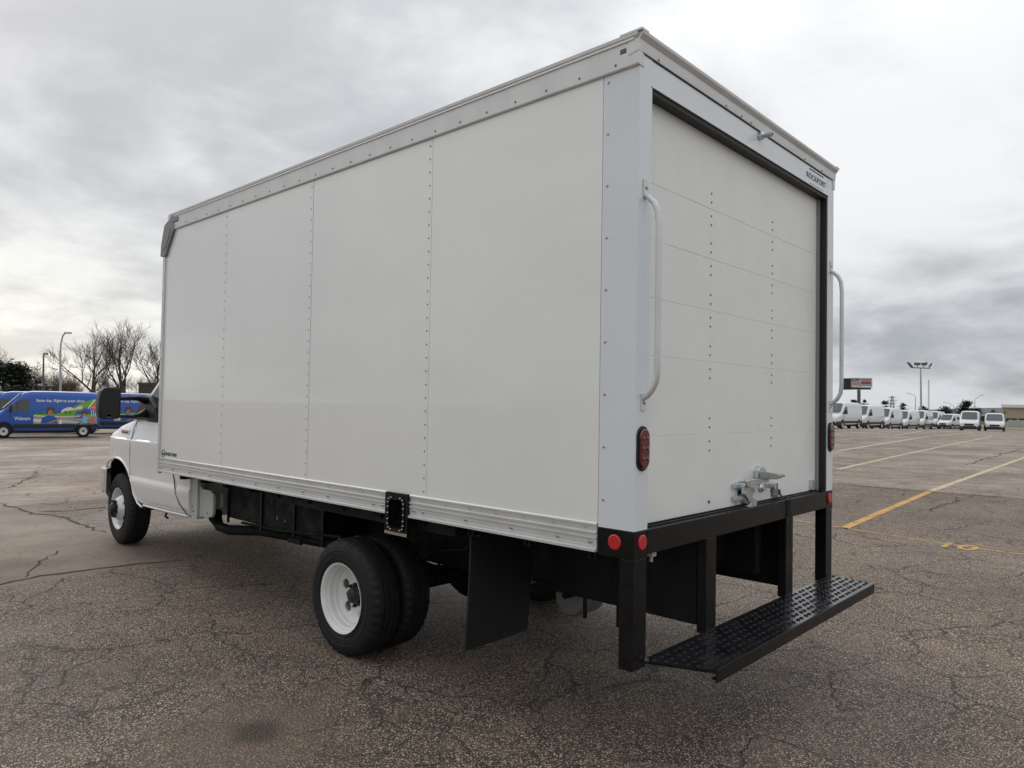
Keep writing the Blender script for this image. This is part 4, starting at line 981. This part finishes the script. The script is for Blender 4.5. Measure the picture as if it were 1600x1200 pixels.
van_text('Same day. Right to your door.', -.86, 1.90, 2.35, .19, VB)
van_text('Walmart', .93, .98, .74, .17, VB)
def blue(i, px_, py_, d, az, lb): 
    v = VB if i == 0 else free_copy(VB, lb); v['label'] = lb; put_van(v, px_, py_, d, az); v.scale = (1, 1, 1.10); return v
los = math.degrees(math.atan2(ray(70, 650).x, ray(70, 650).y))
blue(0, 66.5, 650, 41.5, R(los-90), 'blue delivery van with slogan and painted doorstep scene, full side showing')
blue(1, 33, 650, 46.5, R(los-90), 'blue delivery van whose nose pokes out ahead of the slogan van')
blue(2, -14, 650, 52., R(los-90), 'blue delivery van rearmost of its rank, only its nose showing')
blue(3, 188, 650, 48., R(los-90), 'blue delivery van glimpsed between the truck mirror and its cab')

# white passenger van and car beyond
v = free_copy(VW, 'white passenger van with side windows parked behind the blue vans'); del v['group']; put_van(v, 212, 640, 60., R(los-90)); v.scale = (1, 1, 1.12)
for k in range(4): side_patch([(.3-.72*k, 1.5), (-.3-.72*k, 1.5), (-.3-.72*k, 1.95), (.3-.72*k, 1.95)], -1, .012, .012).build('side_window', M['glass'], v)
def make_car(label, loc, rz, body):
    t = thing('parked_car', label, 'car', loc, rz)
    prof = [(-2.25, .35), (-2.3, .8), (-2.2, 1.0), (-1.75, 1.05), (-1.1, 1.42), (-.3, 1.50), (.4, 1.42), (1.15, 1.02), (2.0, .88), (2.25, .7), (2.28, .35)]
    rings = []
    for xx, sc in ((-.9, .0), (-.88, 1.)): pass
    mb = MB(); L = []
    for sx, zc in ((-.80, 1.), (-.90, .99), (.90, .99), (.80, 1.)):
        L.append([(sx*(1-.18*sstep(.95, 1.5, z)), y*(1. if abs(sx) > .85 else 1.005), z) for y, z in prof])
    mb.loop([L[1], L[2]]); b = mb.build('body', body, t, bevel=.06, seg=3)
    for s_ in (-1, 1):
        MB().loop([[(s_*(.905-.15*sstep(.95, 1.5, z)), y, z) for y, z in ((-1.5, 1.06), (-1.0, 1.38), (.35, 1.38), (.95, 1.06))], [(s_*(.88-.15*sstep(.95, 1.5, z)), y, z) for y, z in ((-1.5, 1.06), (-1.0, 1.38), (.35, 1.38), (.95, 1.06))]]).build('side_window', M['glass'], t)
        for yy in (-1.4, 1.4):
            wh = MB().lathe([(s_*a, r) for a, r in ((.7, .2), (.7, .31), (.9, .32), (.92, .29), (.92, .2))], (0, yy, .32), 0, 20).build('wheel', M['rubber'], t, smooth=40)
            MB().lathe([(s_*a, r) for a, r in ((.915, .2), (.90, .15), (.90, 0))], (0, yy, .32), 0, 16).build('rim', M['wheel_steel'], wh, smooth=40)
    return t
p = dep(30, 640, 62.); make_car('grey parked car showing above the blue vans by the dark evergreen', (p.x, p.y, H(p.x, p.y)+.75), R(90-los), mat('car_grey', (.30, .33, .33), .3, coat=.6))

# ================================================================== verge on the left, far bank that carries trees
def bank(name, pts, zlift, m, label):
    mb = MB(); n = len(pts); top = [(x, y, H(x, y)+zlift) for x, y in pts]; bot = [(x, y, H(x, y)-.6) for x, y in pts]
    mb.loop([bot, top]); o = mb.build(name, m); tag(o, label, 'grass', kind='structure'); return o
def grass_mat(name, a, b_):
    m = bpy.data.materials.new(name); m.use_nodes = True; t = NT(m.node_tree); b = m.node_tree.nodes['Principled BSDF']
    P = t.n('ShaderNodeNewGeometry').outputs['Position']; n = t.noise(P, 1.2, 6., .7).outputs[0]
    t.put(b, 'Base Color', t.mix(t.ss(n, .3, .7), c4(a), c4(b_))); t.put(b, 'Roughness', .9); return m
M['grass'] = grass_mat('winter_grass', (.075, .10, .030), (.17, .155, .07))
M['dry'] = grass_mat('dry_bank', (.10, .09, .045), (.19, .15, .09))
a_ = [dep(-260, 640, 58), dep(60, 640, 57), dep(150, 640, 58), dep(330, 640, 60), dep(330, 640, 150), dep(-260, 640, 150)]
bank('grass_bank', [(q.x, q.y) for q in a_], .72, M['dry'], 'dry grass bank behind the blue delivery vans')
a_ = [dep(1475, 650, 104), dep(1700, 650, 84), dep(1900, 650, 84), dep(1900, 650, 150), dep(1475, 650, 150)]
bank('grass_verge', [(q.x, q.y) for q in a_], .10, M['grass'], 'green grass verge beside the white vans and beige building')
def gz(p): return H(p.x, p.y)

# ================================================================== trees
M['bark'] = mat('winter_bark', (.078, .064, .054), .9, var=.3, vscale=3.)
M['bark_brown'] = mat('twig_brown', (.105, .078, .058), .9, var=.3, vscale=3.)
def bare_tree(name, label, base, hgt, spread, seed, m, levels=5, trunk=.30, lean=0., group=None, stems=1, r0=None, twig=1., first=.2):
    rnd = random.Random(seed); t = thing(name, label, 'tree' if name != 'bare_shrub' else 'shrub', base, 0, group)
    tr, cr = MB(), MB(); r0 = r0 or hgt*.015
    def grow(p, d, ln, r, lv):
        n = 4 if lv > 1 else 3; path = [p]; rad = [r]; q = p.copy(); dd = d.copy()
        for k in range(n):
            dd = (dd + Vector((rnd.gauss(0, .07), rnd.gauss(0, .07), rnd.gauss(.03, .05)))*(1.4 if lv < levels else .5)).normalized(); q = q+dd*(ln/n); path.append(q.copy()); rad.append(r*(1-.42*(k+1)/n))
        (tr if lv == levels else cr).tube(path, rad, 6 if lv == levels else (4 if lv > 2 else 3), cap=False)
        if lv <= 0: return
        nb = rnd.choice((3, 4)) if lv == levels else (rnd.choice((2, 3, 3)) if lv > 1 else rnd.choice((4, 4, 5)))
        for k in range(nb):
            u = first+(1-first)*((k+.6)/nb) if lv < levels else .45+.55*((k+.5)/nb)
            i = min(n-1, int(u*n)); f = u*n-i; a = path[i].lerp(path[i+1], min(1, f)); ra = rad[i]*(1-f)+rad[i+1]*f
            az = rnd.random()*6.28 if lv < levels else 6.28*k/nb+rnd.uniform(-.5, .5); tilt = rnd.uniform(.35, .85)*spread
            u1 = dd.orthogonal().normalized(); u2 = dd.cross(u1)
            nd = (dd*math.cos(tilt)+(u1*math.cos(az)+u2*math.sin(az))*math.sin(tilt)+Vector((0, 0, .16))).normalized()
            grow(a, nd, ln*rnd.uniform(.58, .82)*(1. if lv < levels else 1.15), max(ra*rnd.uniform(.45, .62), .0075*twig), lv-1)
        if lv < levels or True: grow(path[-1], (dd+Vector((rnd.gauss(0, .15), rnd.gauss(0, .15), 0))).normalized(), ln*rnd.uniform(.68, .8), rad[-1]*.9, lv-1)
    for s_ in range(stems):
        d = Vector((lean+rnd.gauss(0, .12 if stems == 1 else .45), rnd.gauss(0, .05 if stems == 1 else .45), 1)).normalized()
        grow(Vector((rnd.gauss(0, .1)*(stems > 1), rnd.gauss(0, .1)*(stems > 1), -.1)), d, hgt*trunk, r0, levels)
    zmax = max(v[2] for v in tr.v+cr.v); k = hgt/zmax
    for mb in (tr, cr): xf(mb, lambda x, y, z: (x*k, y*k, z*k))
    tr.build('trunk', m, t, smooth=60); cr.build('crown', m, t)
    return t
def tree_at(px_, d, top_py, *a, **k):
    p = dep(px_, 640, d); z = gz(p)+.7; top = dep(px_, top_py, d).z
    return lambda name, label, spread, seed, m, **kw: bare_tree(name, label, (p.x, p.y, z), top-z, spread, seed, m, **kw)
tree_at(197, 72, 490)('bare_tree', 'tallest bare tree with rounded crown rising behind the truck cab', 1.0, 142, M['bark'], trunk=.22, levels=5, r0=.20)
tree_at(146, 76, 514)('bare_tree', 'bare forked tree with wide spreading crown behind the slogan van', 1.0, 218, M['bark'], trunk=.18, levels=5, r0=.16)
tree_at(250, 74, 515)('bare_tree', 'bare tree half hidden by the front corner of the cargo box', 1.05, 5, M['bark'], trunk=.2, levels=5, r0=.16)
tree_at(-14, 70, 528)('bare_tree', 'bare tree at the edge of the lot leaning over the dark evergreen', 1.15, 31, M['bark_brown'], trunk=.28, levels=5, r0=.12)
for k, (px_, d, tp, lb) in enumerate([(38, 92, 562, 'brown leafless shrub just behind the dark evergreen'), (54, 88, 556, 'tall brown leafless shrub beside the short lamp post'), (76, 95, 566, 'thin brown leafless shrub between the two lamp posts'), (118, 90, 580, 'low dense leafless shrub beside the curved lamp post'), (172, 98, 574, 'brown leafless thicket between the two big bare trees'), (222, 98, 578, 'brown leafless thicket behind the tallest bare tree'), (92, 100, 582, 'low brown thicket behind the curved lamp post')]):
    tree_at(px_, d, tp)('bare_shrub', lb, 1.0, 50+k, M['bark_brown'], trunk=.26, levels=4, stems=4, r0=.04, group='leafless shrubs along the bank', twig=1.2)

M['needle'] = mat('dark_needles', (.018, .026, .014), .8, var=.5, vscale=1.5)
M['needle2'] = mat('cedar_needles', (.026, .036, .020), .8, var=.5, vscale=1.5)
def evergreen(name, label, base, hgt, wid, seed, m, flat=.25, cat='tree', n=1500, group=None):
    rnd = random.Random(seed); t = thing(name, label, cat, base, 0, group)
    MB().tube([(0, 0, -.2), (.1, .05, hgt*.5), (.05, 0, hgt*.9)], [hgt*.035, hgt*.025, .02], 7).build('trunk', M['bark'], t, smooth=60)
    cr = MB(); tiers = []
    for k in range(26):
        u = rnd.random()**.8; a = rnd.random()*6.28; rr_ = wid*.5*(1-u*.75)*rnd.uniform(.25, .95); tiers.append((Vector((rr_*math.cos(a), rr_*math.sin(a), hgt*(.12+.82*u))), wid*.20*(1.15-u*.6)*rnd.uniform(.7, 1.2)))
    for k in range(n):
        c, r_ = rnd.choice(tiers); d = Vector((rnd.gauss(0, 1), rnd.gauss(0, 1), rnd.gauss(0, .55))); d = d*(r_*.55); p = c+d
        s_ = hgt*rnd.uniform(.018, .04); a = Vector((rnd.gauss(0, 1), rnd.gauss(0, 1), rnd.gauss(0, .4))).normalized(); b = a.cross(Vector((rnd.gauss(0, .5), rnd.gauss(0, .5), 1))).normalized()
        cr.add([p-a*s_*1.6, p+b*s_*.6, p+a*s_*1.6, p-b*s_*.6], [(0, 1, 2, 3)])
    cr.build('crown', m, t); return t
p = dep(2, 640, 66); evergreen('evergreen_tree', 'dark bushy evergreen standing behind the blue vans', (p.x, p.y, gz(p)+.7), dep(2, 563, 66).z-gz(p)-.7, 7.5, 3, M['needle'], n=5200)
p = dep(1511, 655, 118); evergreen('evergreen_tree', 'dark broad evergreen behind the white van facing the truck', (p.x, p.y, gz(p)), dep(1511, 625.5, 118).z-gz(p), 5.2, 8, M['needle2'], n=4200)
p = dep(1478, 655, 125); evergreen('evergreen_tree', 'lower dark evergreen behind the tail of the van line', (p.x, p.y, gz(p)), dep(1478, 632, 125).z-gz(p), 4.6, 9, M['needle2'], n=3200)
p = dep(1552, 655, 140); evergreen('evergreen_tree', 'small grey-green tree between white van and beige building', (p.x, p.y, gz(p)), dep(1552, 640, 140).z-gz(p), 3.0, 10, mat('dull_needles', (.05, .055, .04), .85, var=.4), n=900)
for k, (px_, tp, lb) in enumerate([(1334, 624, 'tiny far tree over the leading van roof'), (1350, 622.5, 'far dark tree right of the billboard pole'), (1383, 625.5, 'far dark tree beyond the third van'), (1411, 629, 'far tree short of the floodlight mast'), (1443, 633, 'far low tree past the floodlight mast')]):
    p = dep(px_, 650, 260); evergreen('distant_tree', lb, (p.x, p.y, gz(p)), dep(px_, tp, 260).z-gz(p), 5.0, 70+k, M['needle2'], n=1500, group='far trees over the van roofs')
# wooded hills
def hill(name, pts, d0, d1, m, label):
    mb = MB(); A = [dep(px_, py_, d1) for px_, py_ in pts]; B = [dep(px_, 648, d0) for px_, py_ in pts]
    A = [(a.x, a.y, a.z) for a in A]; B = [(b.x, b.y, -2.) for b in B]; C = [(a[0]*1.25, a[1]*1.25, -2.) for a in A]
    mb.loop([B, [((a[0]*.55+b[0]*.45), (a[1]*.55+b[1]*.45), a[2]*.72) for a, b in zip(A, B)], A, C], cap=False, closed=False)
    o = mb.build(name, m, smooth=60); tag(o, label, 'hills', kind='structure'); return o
hill('hills', [(1380, 643), (1430, 641.5), (1470, 639.5), (1510, 638), (1535, 637.5), (1560, 637), (1600, 638), (1680, 637.5), (1800, 641), (1950, 645)], 700, 1100, mat('wooded_hill', (.085, .095, .115), .95, var=.25, vscale=.01), 'low blue-grey wooded hills on the horizon')  # blue-grey of distant haze is put into the hill colour
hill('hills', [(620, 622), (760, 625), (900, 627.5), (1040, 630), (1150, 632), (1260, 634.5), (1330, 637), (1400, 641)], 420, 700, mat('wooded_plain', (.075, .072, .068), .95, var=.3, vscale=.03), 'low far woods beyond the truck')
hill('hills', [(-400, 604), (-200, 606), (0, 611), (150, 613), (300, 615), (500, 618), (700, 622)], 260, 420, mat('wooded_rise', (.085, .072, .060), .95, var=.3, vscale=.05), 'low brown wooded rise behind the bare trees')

# ================================================================== lamps, signs, buildings
M['galv'] = mat('galvanised', (.42, .43, .43), .5, metal=.4)
M['dark_pole'] = mat('dark_pole', (.10, .10, .10), .5)
def lamp_curved(px_, d, lb, pole, m, head=None, base_up=.7, rad=.09):
    b = dep(px_, 640, d); z = gz(b)+base_up; t = thing('street_lamp', lb, 'street lamp', (b.x, b.y, z), 0)
    P = [dep(x, y, d) for x, y in pole]; loc = Vector((b.x, b.y, z))
    pts = [Vector((0, 0, -.1))]+[q-loc for q in P]
    MB().tube(pts[:2], [rad, rad*.75], 8).build('pole', m, t, smooth=60)
    if len(pts) > 2: MB().tube(pts[1:], rad*.6, 8).build('arm', m, t, smooth=60)
    e = pts[-1]; dr = (RT*(1 if (pole[-1][0] >= pole[0][0]) else -1))
    f = dr.normalized(); s_ = Vector((-f.y, f.x, 0))
    hl = head or .55
    MB().loop([[e+f*u*hl+s_*v*.14*k+Vector((0, 0, zz)) for v, zz in ((-1, -.05), (1, -.05), (.7, .08), (-.7, .08))] for u, k in ((-.1, .6), (.3, 1.), (.9, .8), (1., .3))]).build('lamp_head', m, t)
    return t
lamp_curved(94.5, 60, 'tall pale lamp post with bent arm above the slogan van', [(94.5, 548), (95.2, 537), (98, 525), (101.5, 520.5)], M['galv'], rad=.10)
lamp_curved(68, 66, 'shorter dark lamp post between evergreen and bent-arm lamp', [(68, 556), (69, 553)], M['dark_pole'], head=.35, rad=.09)
# floodlight mast
d = 112.; b = dep(1439.5, 655, d); z = gz(b); t = thing('floodlight_mast', 'tall steel mast with four floodlights on a crossbar', 'light mast', (b.x, b.y, z))
loc = Vector((b.x, b.y, z)); Q = lambda x, y: dep(x, y, d)-loc
top = Q(1438.5, 575.5)
MB().tube([(0, 0, -.1), (top.x*.5, top.y*.5, top.z*.5), top], [.17, .14, .10], 10).build('pole', M['galv'], t, smooth=60)
MB().tube([Q(1426, 574.5), Q(1453, 575.5)], .07, 8).build('crossbar', M['dark_pole'], t)
for k, pq in enumerate([[(1417.5, 566), (1420, 566.5), (1426, 573), (1424.5, 575)], [(1429, 566.5), (1437, 566.8), (1437, 571), (1430, 570.8)], [(1440, 567), (1448.5, 566), (1447, 571), (1441, 571.2)], [(1451, 574), (1453, 570), (1455.8, 566.8), (1454.5, 571.5)]]):
    P = [Q(*q) for q in pq]; f = MB().loop([[p_-FW*.22 for p_ in P], [p_+FW*.22 for p_ in P]]).build('floodlight', M['dark_pole'], t)
    MB().tube([(P[2]+P[3])/2, Q((1426, 1433.5, 1443, 1452)[k], 575)], .05, 6).build('bracket', M['dark_pole'], f)
# billboard
d = 190.; b = dep(1342, 655, d); z = gz(b); t = thing('billboard', 'dark double billboard on a single pole, red and black lettering on one face', 'billboard', (b.x, b.y, z))
loc = Vector((b.x, b.y, z)); Q = lambda x, y, dd=0.: dep(x, y, d+dd)-loc
MB().tube([(0, 0, -.2), Q(1342, 609)], .42, 12).build('pole', M['dark_pole'], t, smooth=60)
MB().loop([[Q(*q) for q in ((1317.5, 591), (1330, 591), (1330, 609), (1317.5, 609))], [Q(*q, 2.) for q in ((1317.5, 591), (1330, 591), (1330, 609), (1317.5, 609))]]).build('blank_face', mat('board_dark', (.018, .020, .024), .7), t)
MB().loop([[Q(*q) for q in ((1329, 605), (1361, 606), (1361, 608.8), (1329, 608.8))], [Q(*q, 1.2) for q in ((1329, 605), (1361, 606), (1361, 608.8), (1329, 608.8))]]).build('catwalk', mat('catwalk_dark', (.03, .03, .032), .7), t)
face = MB().loop([[Q(*q) for q in ((1329, 590.2), (1363, 590.5), (1363, 606), (1329, 605.5))], [Q(*q, .9) for q in ((1329, 590.2), (1363, 590.5), (1363, 606), (1329, 605.5))]]).build('poster_face', mat('poster_paper', (.52, .52, .53), .6), t)
def sign_rect(x0, x1, y0, y1, m, name, f=-.06): return MB().loop([[Q(x, y, f) for x, y in ((x0, y0), (x1, y0), (x1, y1), (x0, y1))], [Q(x, y, .02) for x, y in ((x0, y0), (x1, y0), (x1, y1), (x0, y1))]]).build(name, m, face)
rd = mat('poster_red', (.36, .05, .06), .6); pk = mat('poster_pink', (.46, .27, .25), .6)
sign_rect(1329.5, 1344.5, 597, 604.5, pk, 'red_band'); sign_rect(1345.5, 1361, 596, 600, rd, 'red_band'); sign_rect(1345.5, 1361, 602.8, 605.2, M['lightpaint'], 'white_band'); sign_rect(1345.5, 1361, 592.8, 594.2, mat('poster_black', (.03, .03, .03), .6), 'black_band'); sign_rect(1345.5, 1361, 601.4, 602.4, M['ink'], 'black_band'); sign_rect(1331, 1344, 602.8, 604.2, M['lightpaint'], 'white_band', -.09)
tm = text_mb('ROPP', 1., .02); xs = [v[0] for v in tm.v]; s1 = 12.6/(max(xs)-min(xs)); ys = [v[1] for v in tm.v]; s2 = 4.6/(max(ys)-min(ys))
xf(tm, lambda x, y, z_: Q(1337+x*s1, 594-y*s2, -.12)); tm.build('lettering', M['ink'], face)
# far lamps, pylon, radio mast
M['far_grey'] = mat('far_steel', (.32, .34, .36), .7)
lamp_curved(1430.5, 170, 'far street lamp with long slanting arm before the floodlight mast', [(1430.3, 620), (1428, 617.5), (1420.5, 614.5)], M['far_grey'], base_up=0., rad=.09)
lamp_curved(1523, 170, 'far street lamp over the dark broad evergreen', [(1523, 625), (1526, 622), (1533, 617.5)], M['far_grey'], base_up=0., rad=.09)
lamp_curved(1489, 190, 'far street lamp arm over the low evergreen', [(1490, 634), (1484, 630.5), (1477, 628.5)], M['far_grey'], base_up=0., rad=.08)
def lattice(name, label, cat, px_, d, ytop, w0, w1, n, r_, m, arms=()):
    b = dep(px_, 650, d); z = gz(b); t = thing(name, label, cat, (b.x, b.y, z)); h = dep(px_, ytop, d).z-z
    lg = []
    for sx, sy in ((-1, -1), (1, -1), (1, 1), (-1, 1)):
        MB().tube([(sx*w0, sy*w0, -.3), (sx*w1, sy*w1, h)], r_, 5).build('leg', m, t)
    br = MB()
    for k in range(n):
        u, v = k/n, (k+1)/n; a, c = w0+(w1-w0)*u, w0+(w1-w0)*v
        for (sx, sy), (tx, ty) in (((-1, -1), (1, -1)), ((1, -1), (1, 1)), ((1, 1), (-1, 1)), ((-1, 1), (-1, -1))):
            br.tube([(sx*a, sy*a, h*u), (tx*c, ty*c, h*v)], r_*.6, 4); br.tube([(tx*a, ty*a, h*u), (sx*c, sy*c, h*v)], r_*.6, 4)
    tag(br.build('bracing', m, t), kind='stuff')
    for zz, L in arms: MB().tube([RT*(-L)+Vector((0, 0, h*zz)), RT*L+Vector((0, 0, h*zz))], r_*1.2, 5).build('crossarm', m, t)
lattice('power_pylon', 'small far lattice pylon over the third van', 'pylon', 1394, 420, 618.5, 1.4, .35, 6, .16, M['far_grey'], ((.93, 2.2), (.78, 2.8), (.63, 2.2)))
lattice('radio_mast', 'slender hazy lattice mast right of the floodlights', 'mast', 1451, 520, 593, .38, .3, 30, .07, mat('hazy_steel', (.55, .57, .59), .8), ((.99, 1.5),))  # pale steel colour stands in for haze
# buildings
def block(name, label, pxs, ytop, d, deep, m, parts):
    A = dep(pxs[0], 650, d[0]); B = dep(pxs[1], 650, d[1]); z = min(gz(A), gz(B)); c = (A+B)/2
    t = thing(name, label, 'building', (c.x, c.y, z)); h = dep(pxs[0], ytop, d[0]).z-z
    a = Vector((A.x-c.x, A.y-c.y, 0)); b_ = Vector((B.x-c.x, B.y-c.y, 0)); u = (b_-a).normalized(); nrm = Vector((-u.y, u.x, 0))
    if nrm.dot(FW) < 0: nrm = -nrm
    MB().loop([[a+Vector((0, 0, -.5)), b_+Vector((0, 0, -.5)), b_+nrm*deep+Vector((0, 0, -.5)), a+nrm*deep+Vector((0, 0, -.5))], [a+Vector((0, 0, h)), b_+Vector((0, 0, h)), b_+nrm*deep+Vector((0, 0, h)), a+nrm*deep+Vector((0, 0, h))]]).build('wall', m, t)
    def slab(u0, u1, z0, z1, mm, nm, out=.15, back=.3):
        L = (b_-a).length; p0, p1 = a+u*(L*u0)-nrm*out, a+u*(L*u1)-nrm*out
        MB().loop([[p0+Vector((0, 0, z0)), p1+Vector((0, 0, z0)), p1+Vector((0, 0, z1)), p0+Vector((0, 0, z1))], [q+nrm*(out+back) for q in (p0+Vector((0, 0, z0)), p1+Vector((0, 0, z0)), p1+Vector((0, 0, z1)), p0+Vector((0, 0, z1)))]]).build(nm, mm, t)
    parts(slab, h); return t
def beige(slab, h):
    slab(-.003, 1.003, h-.28, h+.25, mat('eave_cream', (.72, .70, .64), .6), 'roof_fascia', .5, 1.)
    slab(.0, 1., .05, 1.35, mat('open_dark', (.015, .017, .02), .5), 'shaded_opening', .04)  # bays are not cut; their shade is a dark slab
    for k in range(9): slab(.02+.11*k, .03+.11*k, .0, 1.4, mat('post_tan', (.35, .31, .25), .7), 'post', .12)
    slab(.02, .03, 2.3, 2.6, M['dark_pole'], 'wall_lamp', .3)
block('beige_building', 'long beige flat-roofed building with dark open lower bays', (1566, 1760), 634.2, (132, 120), 30, mat('beige_wall', (.40, .34, .265), .8, var=.06, vscale=.4), beige)
# pale boundary wall in front of it
A = dep(1568, 655, 112); B = dep(1750, 655, 104); t = thing('boundary_wall', 'low pale wall of panels before the beige building', 'wall', (A.x, A.y, gz(A)+.1))
n = 14; pm = mat('pale_panel', (.42, .43, .36), .8, var=.08)
for k in range(n):
    u0, u1 = k/n+.003, (k+1)/n-.003; p0 = (B-A)*u0; p1 = (B-A)*u1; nn = Vector((-(B-A).y, (B-A).x, 0)).normalized()*.1
    MB().loop([[Vector((p0.x, p0.y, -.4)), Vector((p1.x, p1.y, -.4)), Vector((p1.x, p1.y, -.4))+nn, Vector((p0.x, p0.y, -.4))+nn], [Vector((p0.x, p0.y, 1.05)), Vector((p1.x, p1.y, 1.05)), Vector((p1.x, p1.y, 1.05))+nn, Vector((p0.x, p0.y, 1.05))+nn]]).build('wall_panel', pm, t)
    q = (B-A)*(k/n); MB().box(q.x-.08, q.x+.08, q.y-.08, q.y+.18, -.4, 1.12).build('wall_post', M['galv'], t)
def low(slab, h): slab(-.003, 1.003, h-.3, h+.12, mat('flat_roof', (.55, .54, .5), .7), 'roof_edge', .3, .8); slab(.0, 1., .8, 1.7, M['glass'], 'window_band', .05)
block('low_building', 'low cream building between the evergreen and beige building', (1528, 1566), 647.5, (150, 148), 18, mat('cream_wall', (.45, .42, .34), .8), low)
def redb(slab, h): slab(-.003, 1.003, h-.25, h+.05, mat('red_edge', (.20, .035, .03), .6), 'roof_edge', .4, .8); slab(.05, .95, .8, 1.8, M['glass'], 'window_band', .05)
block('red_building', 'long low dark red building beyond the bank', (40, 103), 603.2, (120, 124), 14, mat('dull_red', (.15, .035, .032), .8, var=.15, vscale=.5), redb)
def greyb(slab, h): slab(-.003, 1.003, h-.2, h+.1, M['dark_pole'], 'roof_edge', .3, .8); slab(.1, .4, .8, 2.0, M['glass'], 'window', .05); slab(.6, .9, .8, 2.0, M['glass'], 'window', .05)
block('grey_building', 'dark grey building seen above the truck cab', (215, 262), 598.5, (112, 112), 14, mat('dark_grey_wall', (.05, .05, .055), .8), greyb)
# guard rail on the bank
A, B = dep(-60, 640, 63), dep(60, 640, 63); t = thing('guard_rail', 'thin steel rail before the dark evergreen', 'guard rail', (A.x, A.y, gz(A)+.7))
v_ = B-A; v_.z = 0
MB().tube([Vector((0, 0, .75)), v_+Vector((0, 0, .75))], .06, 6).build('rail', M['galv'], t)
for k in range(5): MB().tube([v_*(k/4)+Vector((0, 0, -.1)), v_*(k/4)+Vector((0, 0, .75))], .05, 6).build('post', M['galv'], t)

# ------------------------------------------------------------------ tidy
for o in bpy.data.objects:
    if '_o' in o: del o['_o']
